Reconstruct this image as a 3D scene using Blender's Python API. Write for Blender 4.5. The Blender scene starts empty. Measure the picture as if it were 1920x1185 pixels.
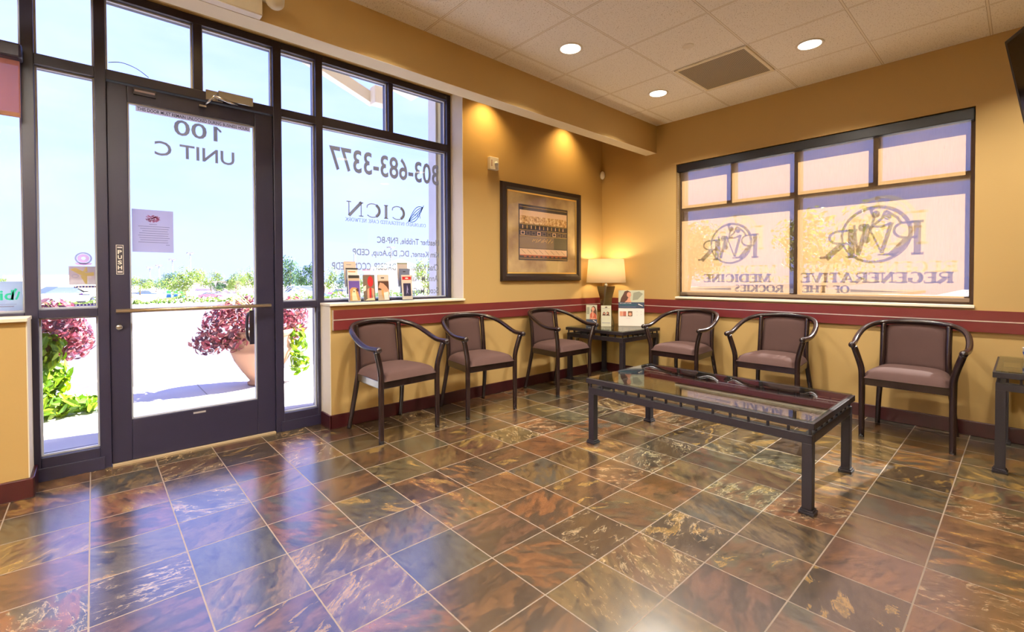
import bpy, math, random
from mathutils import Vector, Matrix
random.seed(7)
sc = bpy.context.scene
PI = math.pi

# ------------------------------------------------------------------ camera
cam_d = bpy.data.cameras.new('camera'); cam = bpy.data.objects.new('camera', cam_d)
sc.collection.objects.link(cam); sc.camera = cam
YAW, PITCH, ROLL = -.8245, -.0156, -.0028
F = Vector((math.sin(YAW)*math.cos(PITCH), math.cos(YAW)*math.cos(PITCH), math.sin(PITCH)))
R = Vector((math.cos(YAW), -math.sin(YAW), 0)); U = R.cross(F)
R2 = R*math.cos(ROLL)+U*math.sin(ROLL); U2 = -R*math.sin(ROLL)+U*math.cos(ROLL)
M = Matrix((R2, U2, -F)).transposed().to_4x4(); M.translation = Vector((3.5944, .0255, 1.1463))
cam.matrix_world = M
cam_d.sensor_width = 36; cam_d.lens = 870.2/1920*36
cam_d.shift_x = -19.22/1920; cam_d.shift_y = -57.5/1920
cam_d.clip_start = .02; cam_d.clip_end = 2000

# ------------------------------------------------------------------ world: bright summer sky with thin cloud
W = bpy.data.worlds.new('sky'); sc.world = W; W.use_nodes = True
nt = W.node_tree; nt.nodes.clear()
def wn(t, **k):
    n = nt.nodes.new(t)
    for a, b in k.items(): setattr(n, a, b)
    return n
tc = wn('ShaderNodeTexCoord'); sx = wn('ShaderNodeSeparateXYZ'); nt.links.new(tc.outputs['Generated'], sx.inputs[0])
gr = wn('ShaderNodeValToRGB'); nt.links.new(sx.outputs['Z'], gr.inputs[0])
gr.color_ramp.elements[0].position = -.02; gr.color_ramp.elements[0].color = (.345, .44, 1.0, 1)
gr.color_ramp.elements[1].position = .75; gr.color_ramp.elements[1].color = (.22, .32, 1.0, 1)
e = gr.color_ramp.elements.new(.22); e.color = (.28, .385, 1.0, 1)
mp = wn('ShaderNodeMapping'); mp.inputs['Scale'].default_value = (1.3, 1.3, 4.5)
nz = wn('ShaderNodeTexNoise'); nz.inputs['Scale'].default_value = 1.6; nz.inputs['Detail'].default_value = 5; nz.inputs['Roughness'].default_value = .55
nt.links.new(tc.outputs['Generated'], mp.inputs[0]); nt.links.new(mp.outputs[0], nz.inputs[0])
cr = wn('ShaderNodeValToRGB'); cr.color_ramp.elements[0].position = .40; cr.color_ramp.elements[1].position = .66
nt.links.new(nz.outputs[0], cr.inputs[0])
mx = wn('ShaderNodeMix', data_type='RGBA'); nt.links.new(cr.outputs[0], mx.inputs[0]); nt.links.new(gr.outputs[0], mx.inputs[6]); mx.inputs[7].default_value = (.35, .425, .95, 1)
bg = wn('ShaderNodeBackground'); bg.inputs[1].default_value = 2.3
wo = wn('ShaderNodeOutputWorld'); nt.links.new(mx.outputs[2], bg.inputs[0]); nt.links.new(bg.outputs[0], wo.inputs[0])

# ------------------------------------------------------------------ sun
sd = bpy.data.lights.new('sun', 'SUN'); so = bpy.data.objects.new('sun', sd); sc.collection.objects.link(so)
sd.energy = 48; sd.color = (1.0, .96, .90); sd.angle = math.radians(.6)
so.rotation_euler = Vector((.19, 1, .93)).to_track_quat('Z', 'Y').to_euler(); so.location = (1, 9, 9)

# ------------------------------------------------------------------ exposure, light paths
vs = sc.view_settings
sc.display_settings.display_device = 'sRGB'
vs.view_transform = 'Standard'; vs.look = 'None'; vs.gamma = 1.0; vs.use_curve_mapping = False
vs.exposure = 0.25
cy = sc.cycles
cy.max_bounces = 9; cy.diffuse_bounces = 4; cy.glossy_bounces = 4; cy.transparent_max_bounces = 24
cy.transmission_bounces = 6; cy.sample_clamp_indirect = 4.0; cy.caustics_reflective = False; cy.caustics_refractive = False
FILL_W = 560.0; CAN_W = 23; WASH_W = 36.0; LAMP_W = 12.5

# ------------------------------------------------------------------ helpers
COL = sc.collection
def srgb(r, g, b):
    f = lambda c: ((c/255)/12.92 if c/255 <= .04045 else (((c/255)+.055)/1.055)**2.4)
    return (f(r), f(g), f(b), 1)
MATS = {}
def mat(name, col=(200, 200, 200), rough=.6, metal=0, spec=.5, var=.06, nscale=8, bump=0, emit=None, estr=0, coat=0, trans=0):
    if name in MATS: return MATS[name]
    m = bpy.data.materials.new(name); m.use_nodes = True; t = m.node_tree; b = t.nodes['Principled BSDF']
    c = srgb(*col)
    b.inputs['Roughness'].default_value = rough; b.inputs['Metallic'].default_value = metal
    b.inputs['Specular IOR Level'].default_value = spec; b.inputs['Coat Weight'].default_value = coat
    g = t.nodes.new('ShaderNodeTexCoord'); n = t.nodes.new('ShaderNodeTexNoise'); n.inputs['Scale'].default_value = nscale; n.inputs['Detail'].default_value = 4
    t.links.new(g.outputs['Object'], n.inputs[0])
    r = t.nodes.new('ShaderNodeMapRange'); r.inputs[3].default_value = 1-var; r.inputs[4].default_value = 1+var
    t.links.new(n.outputs[0], r.inputs[0])
    h = t.nodes.new('ShaderNodeHueSaturation'); h.inputs['Color'].default_value = c; t.links.new(r.outputs[0], h.inputs['Value'])
    t.links.new(h.outputs[0], b.inputs['Base Color'])
    if bump:
        k = t.nodes.new('ShaderNodeBump'); k.inputs['Strength'].default_value = bump; k.inputs['Distance'].default_value = .002
        n2 = t.nodes.new('ShaderNodeTexNoise'); n2.inputs['Scale'].default_value = nscale*22; t.links.new(g.outputs['Object'], n2.inputs[0])
        t.links.new(n2.outputs[0], k.inputs['Height']); t.links.new(k.outputs[0], b.inputs['Normal'])
    if emit:
        b.inputs['Emission Color'].default_value = srgb(*emit); b.inputs['Emission Strength'].default_value = estr
    if trans: b.inputs['Transmission Weight'].default_value = trans
    MATS[name] = m; return m

class MB:
    """collects faces for one mesh"""
    def __init__(s): s.v = []; s.f = []; s.m = []; s.sm = []; s.mats = []
    def mi(s, m):
        if m not in s.mats: s.mats.append(m)
        return s.mats.index(m)
    def add(s, vs, fs, m, smooth=False):
        o = len(s.v); s.v += [tuple(v) for v in vs]; k = s.mi(m)
        for f in fs: s.f.append([i+o for i in f]); s.m.append(k); s.sm.append(smooth)
    def box(s, x0, x1, y0, y1, z0, z1, m):
        v = [(x, y, z) for x in (x0, x1) for y in (y0, y1) for z in (z0, z1)]
        s.add(v, [(0, 1, 3, 2), (4, 6, 7, 5), (0, 4, 5, 1), (2, 3, 7, 6), (0, 2, 6, 4), (1, 5, 7, 3)], m); return s
    def poly(s, pts, m): s.add(pts, [list(range(len(pts)))], m); return s
    def tube(s, pts, r, m, n=12, cap=True, flat=1.0):
        P = [Vector(p) for p in pts]; k = len(P)
        rr = r if isinstance(r, (list, tuple)) else [r]*k
        vs = []; up = Vector((0, 0, 1)); prev = None
        for i in range(k):
            t = (P[min(i+1, k-1)]-P[max(i-1, 0)]).normalized()
            if prev is None:
                a = up if abs(t.z) < .9 else Vector((0, 1, 0)); u = (a-t*a.dot(t)).normalized()
            else: u = (prev-t*prev.dot(t)).normalized()
            prev = u; w = t.cross(u)
            for j in range(n):
                th = 2*PI*j/n; vs.append(P[i]+u*(math.cos(th)*rr[i])+w*(math.sin(th)*rr[i]*flat))
        fs = [(i*n+j, i*n+(j+1) % n, (i+1)*n+(j+1) % n, (i+1)*n+j) for i in range(k-1) for j in range(n)]
        if cap: fs += [tuple(range(n-1, -1, -1)), tuple(range((k-1)*n, k*n))]
        s.add(vs, fs, m, True); return s
    def lathe(s, prof, m, n=32, c=(0, 0, 0), close=False):
        vs = [(c[0]+r*math.cos(2*PI*j/n), c[1]+r*math.sin(2*PI*j/n), c[2]+z) for r, z in prof for j in range(n)]
        k = len(prof); fs = [(i*n+j, i*n+(j+1) % n, (i+1)*n+(j+1) % n, (i+1)*n+j) for i in range(k-1) for j in range(n)]
        if close: fs += [tuple(range(n-1, -1, -1)), tuple(range((k-1)*n, k*n))]
        s.add(vs, fs, m, True); return s
    def prism(s, poly, h, m, fn=lambda x, y, z: (x, y, z)):
        n = len(poly); vs = [fn(x, y, 0) for x, y in poly]+[fn(x, y, h) for x, y in poly]
        fs = [list(range(n-1, -1, -1)), list(range(n, 2*n))]+[(i, (i+1) % n, n+(i+1) % n, n+i) for i in range(n)]
        s.add(vs, fs, m); return s
    def sphere(s, c, r, m, n=14, sc_=(1, 1, 1)):
        vs = []; 
        for i in range(n//2+1):
            a = PI*i/(n//2)
            for j in range(n):
                b = 2*PI*j/n; vs.append((c[0]+r*sc_[0]*math.sin(a)*math.cos(b), c[1]+r*sc_[1]*math.sin(a)*math.sin(b), c[2]+r*sc_[2]*math.cos(a)))
        s.add(vs, [(i*n+j, (i+1)*n+j, (i+1)*n+(j+1) % n, i*n+(j+1) % n) for i in range(n//2) for j in range(n)], m, True); return s
    def obj(s, name, parent=None, bevel=0, seg=2, loc=None, merge=False):
        me = bpy.data.meshes.new(name); me.from_pydata(s.v, [], s.f)
        for m in s.mats: me.materials.append(m)
        me.polygons.foreach_set('material_index', s.m); me.polygons.foreach_set('use_smooth', s.sm); me.update()
        o = bpy.data.objects.new(name, me); COL.objects.link(o)
        if parent: o.parent = parent
        if loc: o.location = loc
        if bevel:
            b = o.modifiers.new('bevel', 'BEVEL'); b.width = bevel; b.segments = seg; b.limit_method = 'ANGLE'; b.angle_limit = math.radians(50)
        return o
def tag(o, label=None, cat=None, group=None, kind=None):
    if label: o['label'] = label
    if cat: o['category'] = cat
    if group: o['group'] = group
    if kind: o['kind'] = kind
    return o
def empty(name, loc=(0, 0, 0), rz=0, label=None, cat=None, group=None, kind=None):
    o = bpy.data.objects.new(name, None); COL.objects.link(o); o.location = loc; o.rotation_euler = (0, 0, rz); o.empty_display_size = .1
    return tag(o, label, cat, group, kind)
def copy_tree(o, parent=None):
    c = o.copy(); COL.objects.link(c)
    if parent: c.parent = parent
    for ch in list(o.children): copy_tree(ch, c)
    return c
def smooth_path(pts, k=6):
    P = [Vector(p) for p in pts]; out = []
    for i in range(len(P)-1):
        a = P[max(i-1, 0)]; b = P[i]; c = P[i+1]; d = P[min(i+2, len(P)-1)]
        for j in range(k):
            t = j/k; out.append(.5*((2*b)+(c-a)*t+(2*a-5*b+4*c-d)*t*t+(3*b-a-3*c+d)*t**3))
    out.append(P[-1]); return out
# text: sans glyphs from the built-in font; fitted to width w and height h, placed by fn(u, v)
def text(mb, s, w, h, fn, m, bold=0.0, spacing=1.0):
    cu = bpy.data.curves.new('t', 'FONT'); cu.body = s; cu.size = 1; cu.resolution_u = 3; cu.space_character = spacing; cu.offset = bold; cu.fill_mode = 'FRONT'
    o = bpy.data.objects.new('t', cu); COL.objects.link(o)
    dg = bpy.context.evaluated_depsgraph_get(); me = bpy.data.meshes.new_from_object(o.evaluated_get(dg))
    xs = [v.co.x for v in me.vertices]; ys = [v.co.y for v in me.vertices]
    x0, x1, y0, y1 = min(xs), max(xs), min(ys), max(ys)
    vs = [fn((v.co.x-x0)/(x1-x0)*w, (v.co.y-y0)/(y1-y0)*h) for v in me.vertices]
    mb.add(vs, [list(p.vertices) for p in me.polygons], m)
    bpy.data.objects.remove(o); bpy.data.curves.remove(cu); bpy.data.meshes.remove(me)
# serif glyphs drawn as strokes: (points, thick?) plus serifs (x, y, half length)
def arc(cx, cy, rx, ry, a0, a1, n=14):
    return [(cx+rx*math.cos(math.radians(a0+(a1-a0)*i/n)), cy+ry*math.sin(math.radians(a0+(a1-a0)*i/n))) for i in range(n+1)]
def stem(x): return ([(x, 0), (x, 1)], 1)
GL = {
 'R': (.8, [stem(.16), ([(.16, .96), (.42, .96)]+arc(.42, .74, .24, .22, 90, -90)+[(.16, .52)], 0), ([(.36, .5), (.74, 0)], 1)], [(.16, 0), (.16, 1), (.76, 0)]),
 'E': (.68, [stem(.16), ([(.16, .96), (.6, .96), (.62, .8)], 0), ([(.16, .52), (.46, .52)], 0), ([(.16, .04), (.62, .04), (.64, .22)], 0)], [(.16, 0), (.16, 1)]),
 'G': (.84, [(arc(.44, .5, .34, .48, 50, 310), 0), (arc(.44, .5, .32, .46, 120, 240), 1), ([(.7, .1), (.7, .42)], 1), ([(.56, .42), (.82, .42)], 0)], []),
 'N': (.86, [([(.16, 0), (.16, 1)], 0), ([(.14, 1), (.7, 0)], 1), ([(.7, 0), (.7, 1)], 0)], [(.16, 0), (.16, 1), (.7, 1)]),
 'A': (.86, [([(.42, 1), (.12, 0)], 0), ([(.42, 1), (.74, 0)], 1), ([(.22, .34), (.62, .34)], 0)], [(.12, 0), (.74, 0)]),
 'T': (.76, [([(.38, 0), (.38, 1)], 1), ([(.06, .78), (.08, .96), (.68, .96), (.7, .78)], 0)], [(.38, 0)]),
 'I': (.4, [stem(.2)], [(.2, 0), (.2, 1)]),
 'V': (.84, [([(.1, 1), (.42, 0)], 1), ([(.42, 0), (.74, 1)], 0)], [(.1, 1), (.74, 1)]),
 'M': (1.02, [([(.14, 0), (.16, 1)], 0), ([(.16, 1), (.5, .05)], 1), ([(.5, .05), (.84, 1)], 0), ([(.84, 1), (.86, 0)], 1)], [(.14, 0), (.16, 1), (.84, 1), (.86, 0)]),
 'D': (.84, [stem(.16), ([(.16, .96), (.4, .96)]+arc(.4, .5, .36, .46, 90, -90)+[(.16, .04)], 0), (arc(.4, .5, .34, .44, 60, -60), 1)], [(.16, 0), (.16, 1)]),
 'C': (.8, [(arc(.44, .5, .34, .48, 45, 315), 0), (arc(.44, .5, .32, .46, 120, 240), 1), ([(.68, .84), (.7, .66)], 0)], []),
 'O': (.88, [(arc(.44, .5, .35, .48, 0, 360, 24), 0), (arc(.44, .5, .33, .44, 130, 230), 1), (arc(.44, .5, .33, .44, -50, 50), 1)], []),
 'F': (.64, [stem(.16), ([(.16, .96), (.58, .96), (.6, .8)], 0), ([(.16, .5), (.44, .5)], 0)], [(.16, 0), (.16, 1)]),
 'H': (.86, [stem(.16), stem(.7), ([(.16, .52), (.7, .52)], 0)], [(.16, 0), (.16, 1), (.7, 0), (.7, 1)]),
 'K': (.82, [stem(.16), ([(.18, .4), (.66, 1)], 0), ([(.34, .56), (.72, 0)], 1)], [(.16, 0), (.16, 1), (.66, 1), (.72, 0)]),
 'S': (.64, [(arc(.32, .74, .21, .22, 50, 270, 10)+arc(.32, .27, .22, .24, 90, -140, 12), 0), ([(.16, .66), (.48, .36)], 1)], []),
 'L': (.64, [stem(.16), ([(.16, .04), (.58, .04), (.6, .22)], 0)], [(.16, 0), (.16, 1)]),
 'W': (1.1, [([(.1, 1), (.34, 0)], 1), ([(.34, 0), (.54, .9)], 0), ([(.54, .9), (.76, 0)], 1), ([(.76, 0), (.98, 1)], 0)], [(.1, 1), (.98, 1)]),
 ' ': (.4, [], []),
}
def band(mb, pts, w, fn, m):
    n = len(pts); L = []; Rr = []
    for i in range(n):
        a = pts[max(i-1, 0)]; b = pts[min(i+1, n-1)]; dx, dy = b[0]-a[0], b[1]-a[1]; d = math.hypot(dx, dy) or 1
        nx, ny = -dy/d*w/2, dx/d*w/2; L.append((pts[i][0]+nx, pts[i][1]+ny)); Rr.append((pts[i][0]-nx, pts[i][1]-ny))
    mb.add([fn(*p) for p in L]+[fn(*p) for p in Rr], [(i, i+1, n+i+1, n+i) for i in range(n-1)], m)
def lift(fn, k):
    a, b, c = fn(0, 0), fn(1, 0), fn(0, 1); ax = [i for i in range(3) if abs(a[i]-b[i]) < 1e-9 and abs(a[i]-c[i]) < 1e-9][0]
    def g(u, v):
        p = list(fn(u, v)); p[ax] += k*.0003; return tuple(p)
    return g
def serif(mb, s, w, h, fn, m, thick=.16, thin=.07, ser=.12):
    tot = sum(GL[c][0] for c in s); kx = w/tot; x = 0
    for c in s:
        adv, st, se = GL[c]
        for k_, (pts, tk) in enumerate(st):
            P = [((x+p[0])*kx, p[1]*h) for p in pts]
            band(mb, P, (thick*kx if tk else thin*h), lift(fn, k_+1), m)
        for (sx_, sy_) in se:
            y = thin*h/2 if sy_ == 0 else h-thin*h/2
            band(mb, [((x+sx_-ser)*kx, y), ((x+sx_+ser)*kx, y)], thin*h, fn, m)
        x += adv

# ------------------------------------------------------------------ materials
def nodes(name):
    m = bpy.data.materials.new(name); m.use_nodes = True; MATS[name] = m; return m, m.node_tree, m.node_tree.nodes['Principled BSDF']
def N(t, typ, **k):
    n = t.nodes.new(typ)
    for a, b in k.items():
        if a.startswith('i_'): n.inputs[int(a[2:])].default_value = b
        else: setattr(n, a, b)
    return n
def mth(t, op, a, b=None, c=None):
    n = t.nodes.new('ShaderNodeMath'); n.operation = op
    for i, v in enumerate((a, b, c)):
        if v is None: continue
        if hasattr(v, 'links') or hasattr(v, 'is_linked'): t.links.new(v, n.inputs[i])
        else: n.inputs[i].default_value = v
    return n.outputs[0]
def ramp(t, src, stops, interp='LINEAR'):
    r = t.nodes.new('ShaderNodeValToRGB'); r.color_ramp.interpolation = interp; t.links.new(src, r.inputs[0])
    el = r.color_ramp.elements
    while len(el) < len(stops): el.new(.5)
    for e_, (p, c) in zip(el, stops): e_.position = p; e_.color = c
    return r.outputs[0]
def mixc(t, f, a, b, mode='MIX'):
    n = t.nodes.new('ShaderNodeMix'); n.data_type = 'RGBA'; n.blend_type = mode
    for i, v in ((0, f), (6, a), (7, b)):
        if hasattr(v, 'is_linked'): t.links.new(v, n.inputs[i])
        else: n.inputs[i].default_value = v
    return n.outputs[2]
# slate floor tiles
TU = .303
def slate():
    m, t, b = nodes('slate_tile')
    g = N(t, 'ShaderNodeNewGeometry'); s = N(t, 'ShaderNodeSeparateXYZ'); t.links.new(g.outputs['Position'], s.inputs[0])
    u = mth(t, 'DIVIDE', s.outputs[0], TU*1.002); v = mth(t, 'DIVIDE', s.outputs[1], TU)
    cu, cv = mth(t, 'FLOOR', u), mth(t, 'FLOOR', v)
    fu, fv = mth(t, 'FRACT', u), mth(t, 'FRACT', v)
    cell = N(t, 'ShaderNodeCombineXYZ'); t.links.new(cu, cell.inputs[0]); t.links.new(cv, cell.inputs[1])
    wn1 = N(t, 'ShaderNodeTexWhiteNoise', noise_dimensions='2D'); t.links.new(cell.outputs[0], wn1.inputs[0])
    sh = N(t, 'ShaderNodeVectorMath', operation='ADD'); sh.inputs[1].default_value = (17.3, 5.1, 0); t.links.new(cell.outputs[0], sh.inputs[0])
    wn2 = N(t, 'ShaderNodeTexWhiteNoise', noise_dimensions='2D'); t.links.new(sh.outputs[0], wn2.inputs[0])
    du = mth(t, 'MINIMUM', fu, mth(t, 'SUBTRACT', 1.0, fu)); dv = mth(t, 'MINIMUM', fv, mth(t, 'SUBTRACT', 1.0, fv))
    edge = mth(t, 'MINIMUM', du, dv)
    grout = mth(t, 'LESS_THAN', edge, .0085)
    # texture space per tile: random offset and stretch
    off = N(t, 'ShaderNodeVectorMath', operation='SCALE'); off.inputs[3].default_value = 37.0; t.links.new(wn1.outputs['Color'], off.inputs[0])
    pos = N(t, 'ShaderNodeVectorMath', operation='ADD'); t.links.new(g.outputs['Position'], pos.inputs[0]); t.links.new(off.outputs[0], pos.inputs[1])
    ang = mth(t, 'MULTIPLY', wn2.outputs['Value'], 6.28)
    rot = N(t, 'ShaderNodeVectorRotate', rotation_type='Z_AXIS'); t.links.new(pos.outputs[0], rot.inputs[0]); t.links.new(ang, rot.inputs['Angle'])
    stx = N(t, 'ShaderNodeVectorMath', operation='MULTIPLY'); stx.inputs[1].default_value = (1.0, 2.3, 1); t.links.new(rot.outputs[0], stx.inputs[0])
    def noise(sc_, det, ro, dist):
        n = N(t, 'ShaderNodeTexNoise'); n.inputs['Scale'].default_value = sc_; n.inputs['Detail'].default_value = det; n.inputs['Roughness'].default_value = ro; n.inputs['Distortion'].default_value = dist
        t.links.new(stx.outputs[0], n.inputs[0]); return n.outputs[0]
    big = noise(5.6, 9, .66, .7); med = noise(9.0, 9, .74, .9); fin = noise(30, 8, .78, .6); mot = noise(14, 6, .7, 1.2); vein = noise(5.0, 8, .62, 1.1)
    S = srgb
    A = ramp(t, wn1.outputs['Value'], [(0, S(84, 66, 46)), (.14, S(108, 78, 52)), (.28, S(88, 84, 66)), (.40, S(116, 84, 56)), (.52, S(86, 74, 58)), (.64, S(104, 92, 64)), (.76, S(84, 84, 76)), (.86, S(112, 80, 62)), (.95, S(140, 92, 56))], 'CONSTANT')
    B = ramp(t, wn2.outputs['Value'], [(0, S(120, 98, 62)), (.14, S(72, 60, 50)), (.28, S(132, 90, 56)), (.42, S(92, 90, 74)), (.54, S(132, 110, 70)), (.66, S(80, 66, 52)), (.78, S(104, 98, 74)), (.9, S(146, 104, 66))], 'CONSTANT')
    c1 = mixc(t, ramp(t, big, [(.47, (0, 0, 0, 1)), (.53, (1, 1, 1, 1))]), A, B)
    c2 = mixc(t, ramp(t, med, [(.36, (1, 1, 1, 1)), (.50, (0, 0, 0, 1))]), c1, S(46, 38, 32))
    # gold and rust edges
    gold = mth(t, 'MULTIPLY', ramp(t, big, [(.57, (0, 0, 0, 1)), (.58, (1, 1, 1, 1))]), mth(t, 'GREATER_THAN', wn2.outputs['Value'], .62))
    c3 = mixc(t, mth(t, 'MULTIPLY', gold, .75), c2, S(172, 140, 78))
    # pale veins on some tiles
    vm = ramp(t, vein, [(.475, (0, 0, 0, 1)), (.495, (1, 1, 1, 1)), (.505, (1, 1, 1, 1)), (.525, (0, 0, 0, 1))])
    vpatch = ramp(t, med, [(.5, (0, 0, 0, 1)), (.58, (1, 1, 1, 1))])
    vm = mth(t, 'MULTIPLY', mth(t, 'MULTIPLY', mth(t, 'MULTIPLY', mth(t, 'MAXIMUM', vm, mth(t, 'MULTIPLY', vpatch, ramp(t, fin, [(.52, (0, 0, 0, 1)), (.6, (1, 1, 1, 1))]))), ramp(t, big, [(.44, (0, 0, 0, 1)), (.54, (1, 1, 1, 1))])), mth(t, 'LESS_THAN', mth(t, 'FRACT', mth(t, 'MULTIPLY', wn1.outputs['Value'], 7.31)), .22)), .75)
    c4 = mixc(t, vm, c3, S(205, 186, 150))
    c4 = mixc(t, .55, c4, ramp(t, mot, [(.34, S(92, 80, 66)), (.5, S(205, 196, 186)), (.66, S(255, 240, 214))]), 'MULTIPLY')
    c5 = mixc(t, .6, c4, ramp(t, fin, [(.3, S(80, 74, 70)), (.7, S(250, 244, 236))]), 'MULTIPLY')
    hs = N(t, 'ShaderNodeHueSaturation'); hs.inputs['Value'].default_value = 1.0; hs.inputs['Saturation'].default_value = 1.0; t.links.new(c5, hs.inputs['Color'])
    col = mixc(t, grout, hs.outputs[0], S(124, 110, 95))
    t.links.new(col, b.inputs['Base Color'])
    ro = mth(t, 'MULTIPLY_ADD', fin, .05, .205); ro = mth(t, 'ADD', ro, mth(t, 'MULTIPLY', grout, .5))
    t.links.new(ro, b.inputs['Roughness']); b.inputs['IOR'].default_value = 2.0; b.inputs['Coat Weight'].default_value = .45; b.inputs['Coat Roughness'].default_value = .22; b.inputs['Coat IOR'].default_value = 1.8
    t.links.new(mth(t, 'MULTIPLY_ADD', grout, -.5, .65), b.inputs['Specular IOR Level'])
    bp = N(t, 'ShaderNodeBump'); bp.inputs['Strength'].default_value = .10; bp.inputs['Distance'].default_value = .003
    lowf = noise(7, 2, .45, .4)
    hgt = mth(t, 'SUBTRACT', mth(t, 'MULTIPLY', lowf, .8), mth(t, 'MULTIPLY', grout, .7))
    t.links.new(hgt, bp.inputs['Height']); t.links.new(bp.outputs[0], b.inputs['Normal'])
    return m
def ceiling_mat():
    m, t, b = nodes('acoustic_tile')
    g = N(t, 'ShaderNodeNewGeometry'); s = N(t, 'ShaderNodeSeparateXYZ'); t.links.new(g.outputs['Position'], s.inputs[0])
    CT = .61
    u = mth(t, 'DIVIDE', mth(t, 'SUBTRACT', s.outputs[0], .983), CT); v = mth(t, 'DIVIDE', mth(t, 'SUBTRACT', s.outputs[1], 1.7206), CT)
    fu, fv = mth(t, 'FRACT', mth(t, 'ADD', u, 100)), mth(t, 'FRACT', mth(t, 'ADD', v, 100))
    du = mth(t, 'MINIMUM', fu, mth(t, 'SUBTRACT', 1.0, fu)); dv = mth(t, 'MINIMUM', fv, mth(t, 'SUBTRACT', 1.0, fv))
    e_ = mth(t, 'MINIMUM', du, dv)
    bar = mth(t, 'LESS_THAN', e_, .009)
    gap = mth(t, 'MULTIPLY', mth(t, 'GREATER_THAN', e_, .009), mth(t, 'LESS_THAN', e_, .0135))
    n = N(t, 'ShaderNodeTexNoise'); n.inputs['Scale'].default_value = 130; n.inputs['Detail'].default_value = 3; t.links.new(g.outputs['Position'], n.inputs[0])
    base = ramp(t, n.outputs[0], [(.33, srgb(190, 182, 168)), (.40, srgb(248, 245, 238))])
    c = mixc(t, gap, base, srgb(186, 174, 152)); c = mixc(t, bar, c, srgb(240, 234, 222))
    t.links.new(c, b.inputs['Base Color']); b.inputs['Roughness'].default_value = .9; b.inputs['Specular IOR Level'].default_value = .1
    return m
def glass(name, ior=1.45, tint=(1, 1, 1, 1), rough=0.0):
    m, t, b = nodes(name); t.nodes.remove(b); o = t.nodes['Material Output']
    tr = N(t, 'ShaderNodeBsdfTransparent'); tr.inputs[0].default_value = tint; gl = N(t, 'ShaderNodeBsdfGlossy'); gl.inputs['Roughness'].default_value = rough
    ge = N(t, 'ShaderNodeNewGeometry'); dt = N(t, 'ShaderNodeVectorMath', operation='DOT_PRODUCT'); t.links.new(ge.outputs['Incoming'], dt.inputs[0]); t.links.new(ge.outputs['Normal'], dt.inputs[1])
    f0 = ((ior-1)/(ior+1))**2; fr = mth(t, 'MULTIPLY_ADD', mth(t, 'POWER', mth(t, 'SUBTRACT', 1.0, mth(t, 'ABSOLUTE', dt.outputs['Value'])), 5), 1-f0, f0); x = N(t, 'ShaderNodeMixShader')
    t.links.new(fr, x.inputs[0]); t.links.new(tr.outputs[0], x.inputs[1]); t.links.new(gl.outputs[0], x.inputs[2]); t.links.new(x.outputs[0], o.inputs[0]); return m
def screen(name, col, open_=.22, diff=.25):
    m, t, b = nodes(name); t.nodes.remove(b); o = t.nodes['Material Output']
    tr = N(t, 'ShaderNodeBsdfTransparent'); tl = N(t, 'ShaderNodeBsdfTranslucent'); df = N(t, 'ShaderNodeBsdfDiffuse')
    g = N(t, 'ShaderNodeTexCoord'); mpn = N(t, 'ShaderNodeMapping'); mpn.inputs['Scale'].default_value = (110, 110, 4); n = N(t, 'ShaderNodeTexNoise'); n.inputs['Scale'].default_value = 3
    t.links.new(g.outputs['Object'], mpn.inputs[0]); t.links.new(mpn.outputs[0], n.inputs[0])
    c = mixc(t, mth(t, 'MULTIPLY', n.outputs[0], .03), srgb(*col), srgb(235, 225, 205))
    t.links.new(c, tl.inputs[0]); t.links.new(c, df.inputs[0])
    a = N(t, 'ShaderNodeMixShader'); a.inputs[0].default_value = diff; t.links.new(tl.outputs[0], a.inputs[1]); t.links.new(df.outputs[0], a.inputs[2])
    x = N(t, 'ShaderNodeMixShader'); x.inputs[0].default_value = open_; t.links.new(a.outputs[0], x.inputs[1]); t.links.new(tr.outputs[0], x.inputs[2]); t.links.new(x.outputs[0], o.inputs[0]); return m
SLATE = slate(); CEIL = ceiling_mat()
WALL = mat('mustard_paint', (184, 153, 96), .75, spec=.25, var=.03, nscale=3, bump=.15)
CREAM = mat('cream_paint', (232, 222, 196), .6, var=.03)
CHERRY = mat('cherry_laminate', (108, 42, 42), .26, spec=.5, var=.10, nscale=5)
CHERRYD = mat('dark_cherry_base', (52, 15, 18), .3, var=.1)
ALU = mat('aluminium_strip', (225, 215, 205), .3, metal=.6, var=.02)
FRAME = mat('bronze_anodised_frame', (32, 29, 50), .38, spec=.5, var=.05)
GASK = mat('pale_gasket', (200, 205, 215), .5)
GLASS = glass('window_glass')
TGLASS = glass('table_glass', 1.75, (.86, .93, .90, 1))
GEDGE = mat('glass_edge_green', (150, 190, 180), .15, spec=.8)
ACRYL = glass('clear_acrylic', 1.4, (.93, .96, .98, 1))
LACQ = mat('dark_lacquered_wood', (30, 17, 18), .24, spec=.45, var=.12, coat=.2)
FABRIC = mat('mauve_brown_upholstery', (76, 56, 52), .85, spec=.2, var=.07, nscale=14, bump=.25)
STEEL = mat('charcoal_painted_steel', (34, 29, 34), .42, spec=.35, var=.06)
CHROME = mat('brushed_chrome', (190, 190, 195), .22, metal=1)
BRASS = mat('champagne_push_bar_metal', (176, 156, 128), .28, metal=.8)
WHITE = mat('white_plastic', (232, 226, 214), .4)
BLACK = mat('black_plastic', (14, 12, 14), .35)
PAPER = mat('white_paper', (236, 230, 218), .7)
VINYL, t, b = nodes('grey_window_vinyl'); tl = N(t, 'ShaderNodeBsdfTranslucent'); df = N(t, 'ShaderNodeBsdfDiffuse'); x = N(t, 'ShaderNodeMixShader'); x.inputs[0].default_value = .72
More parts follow.
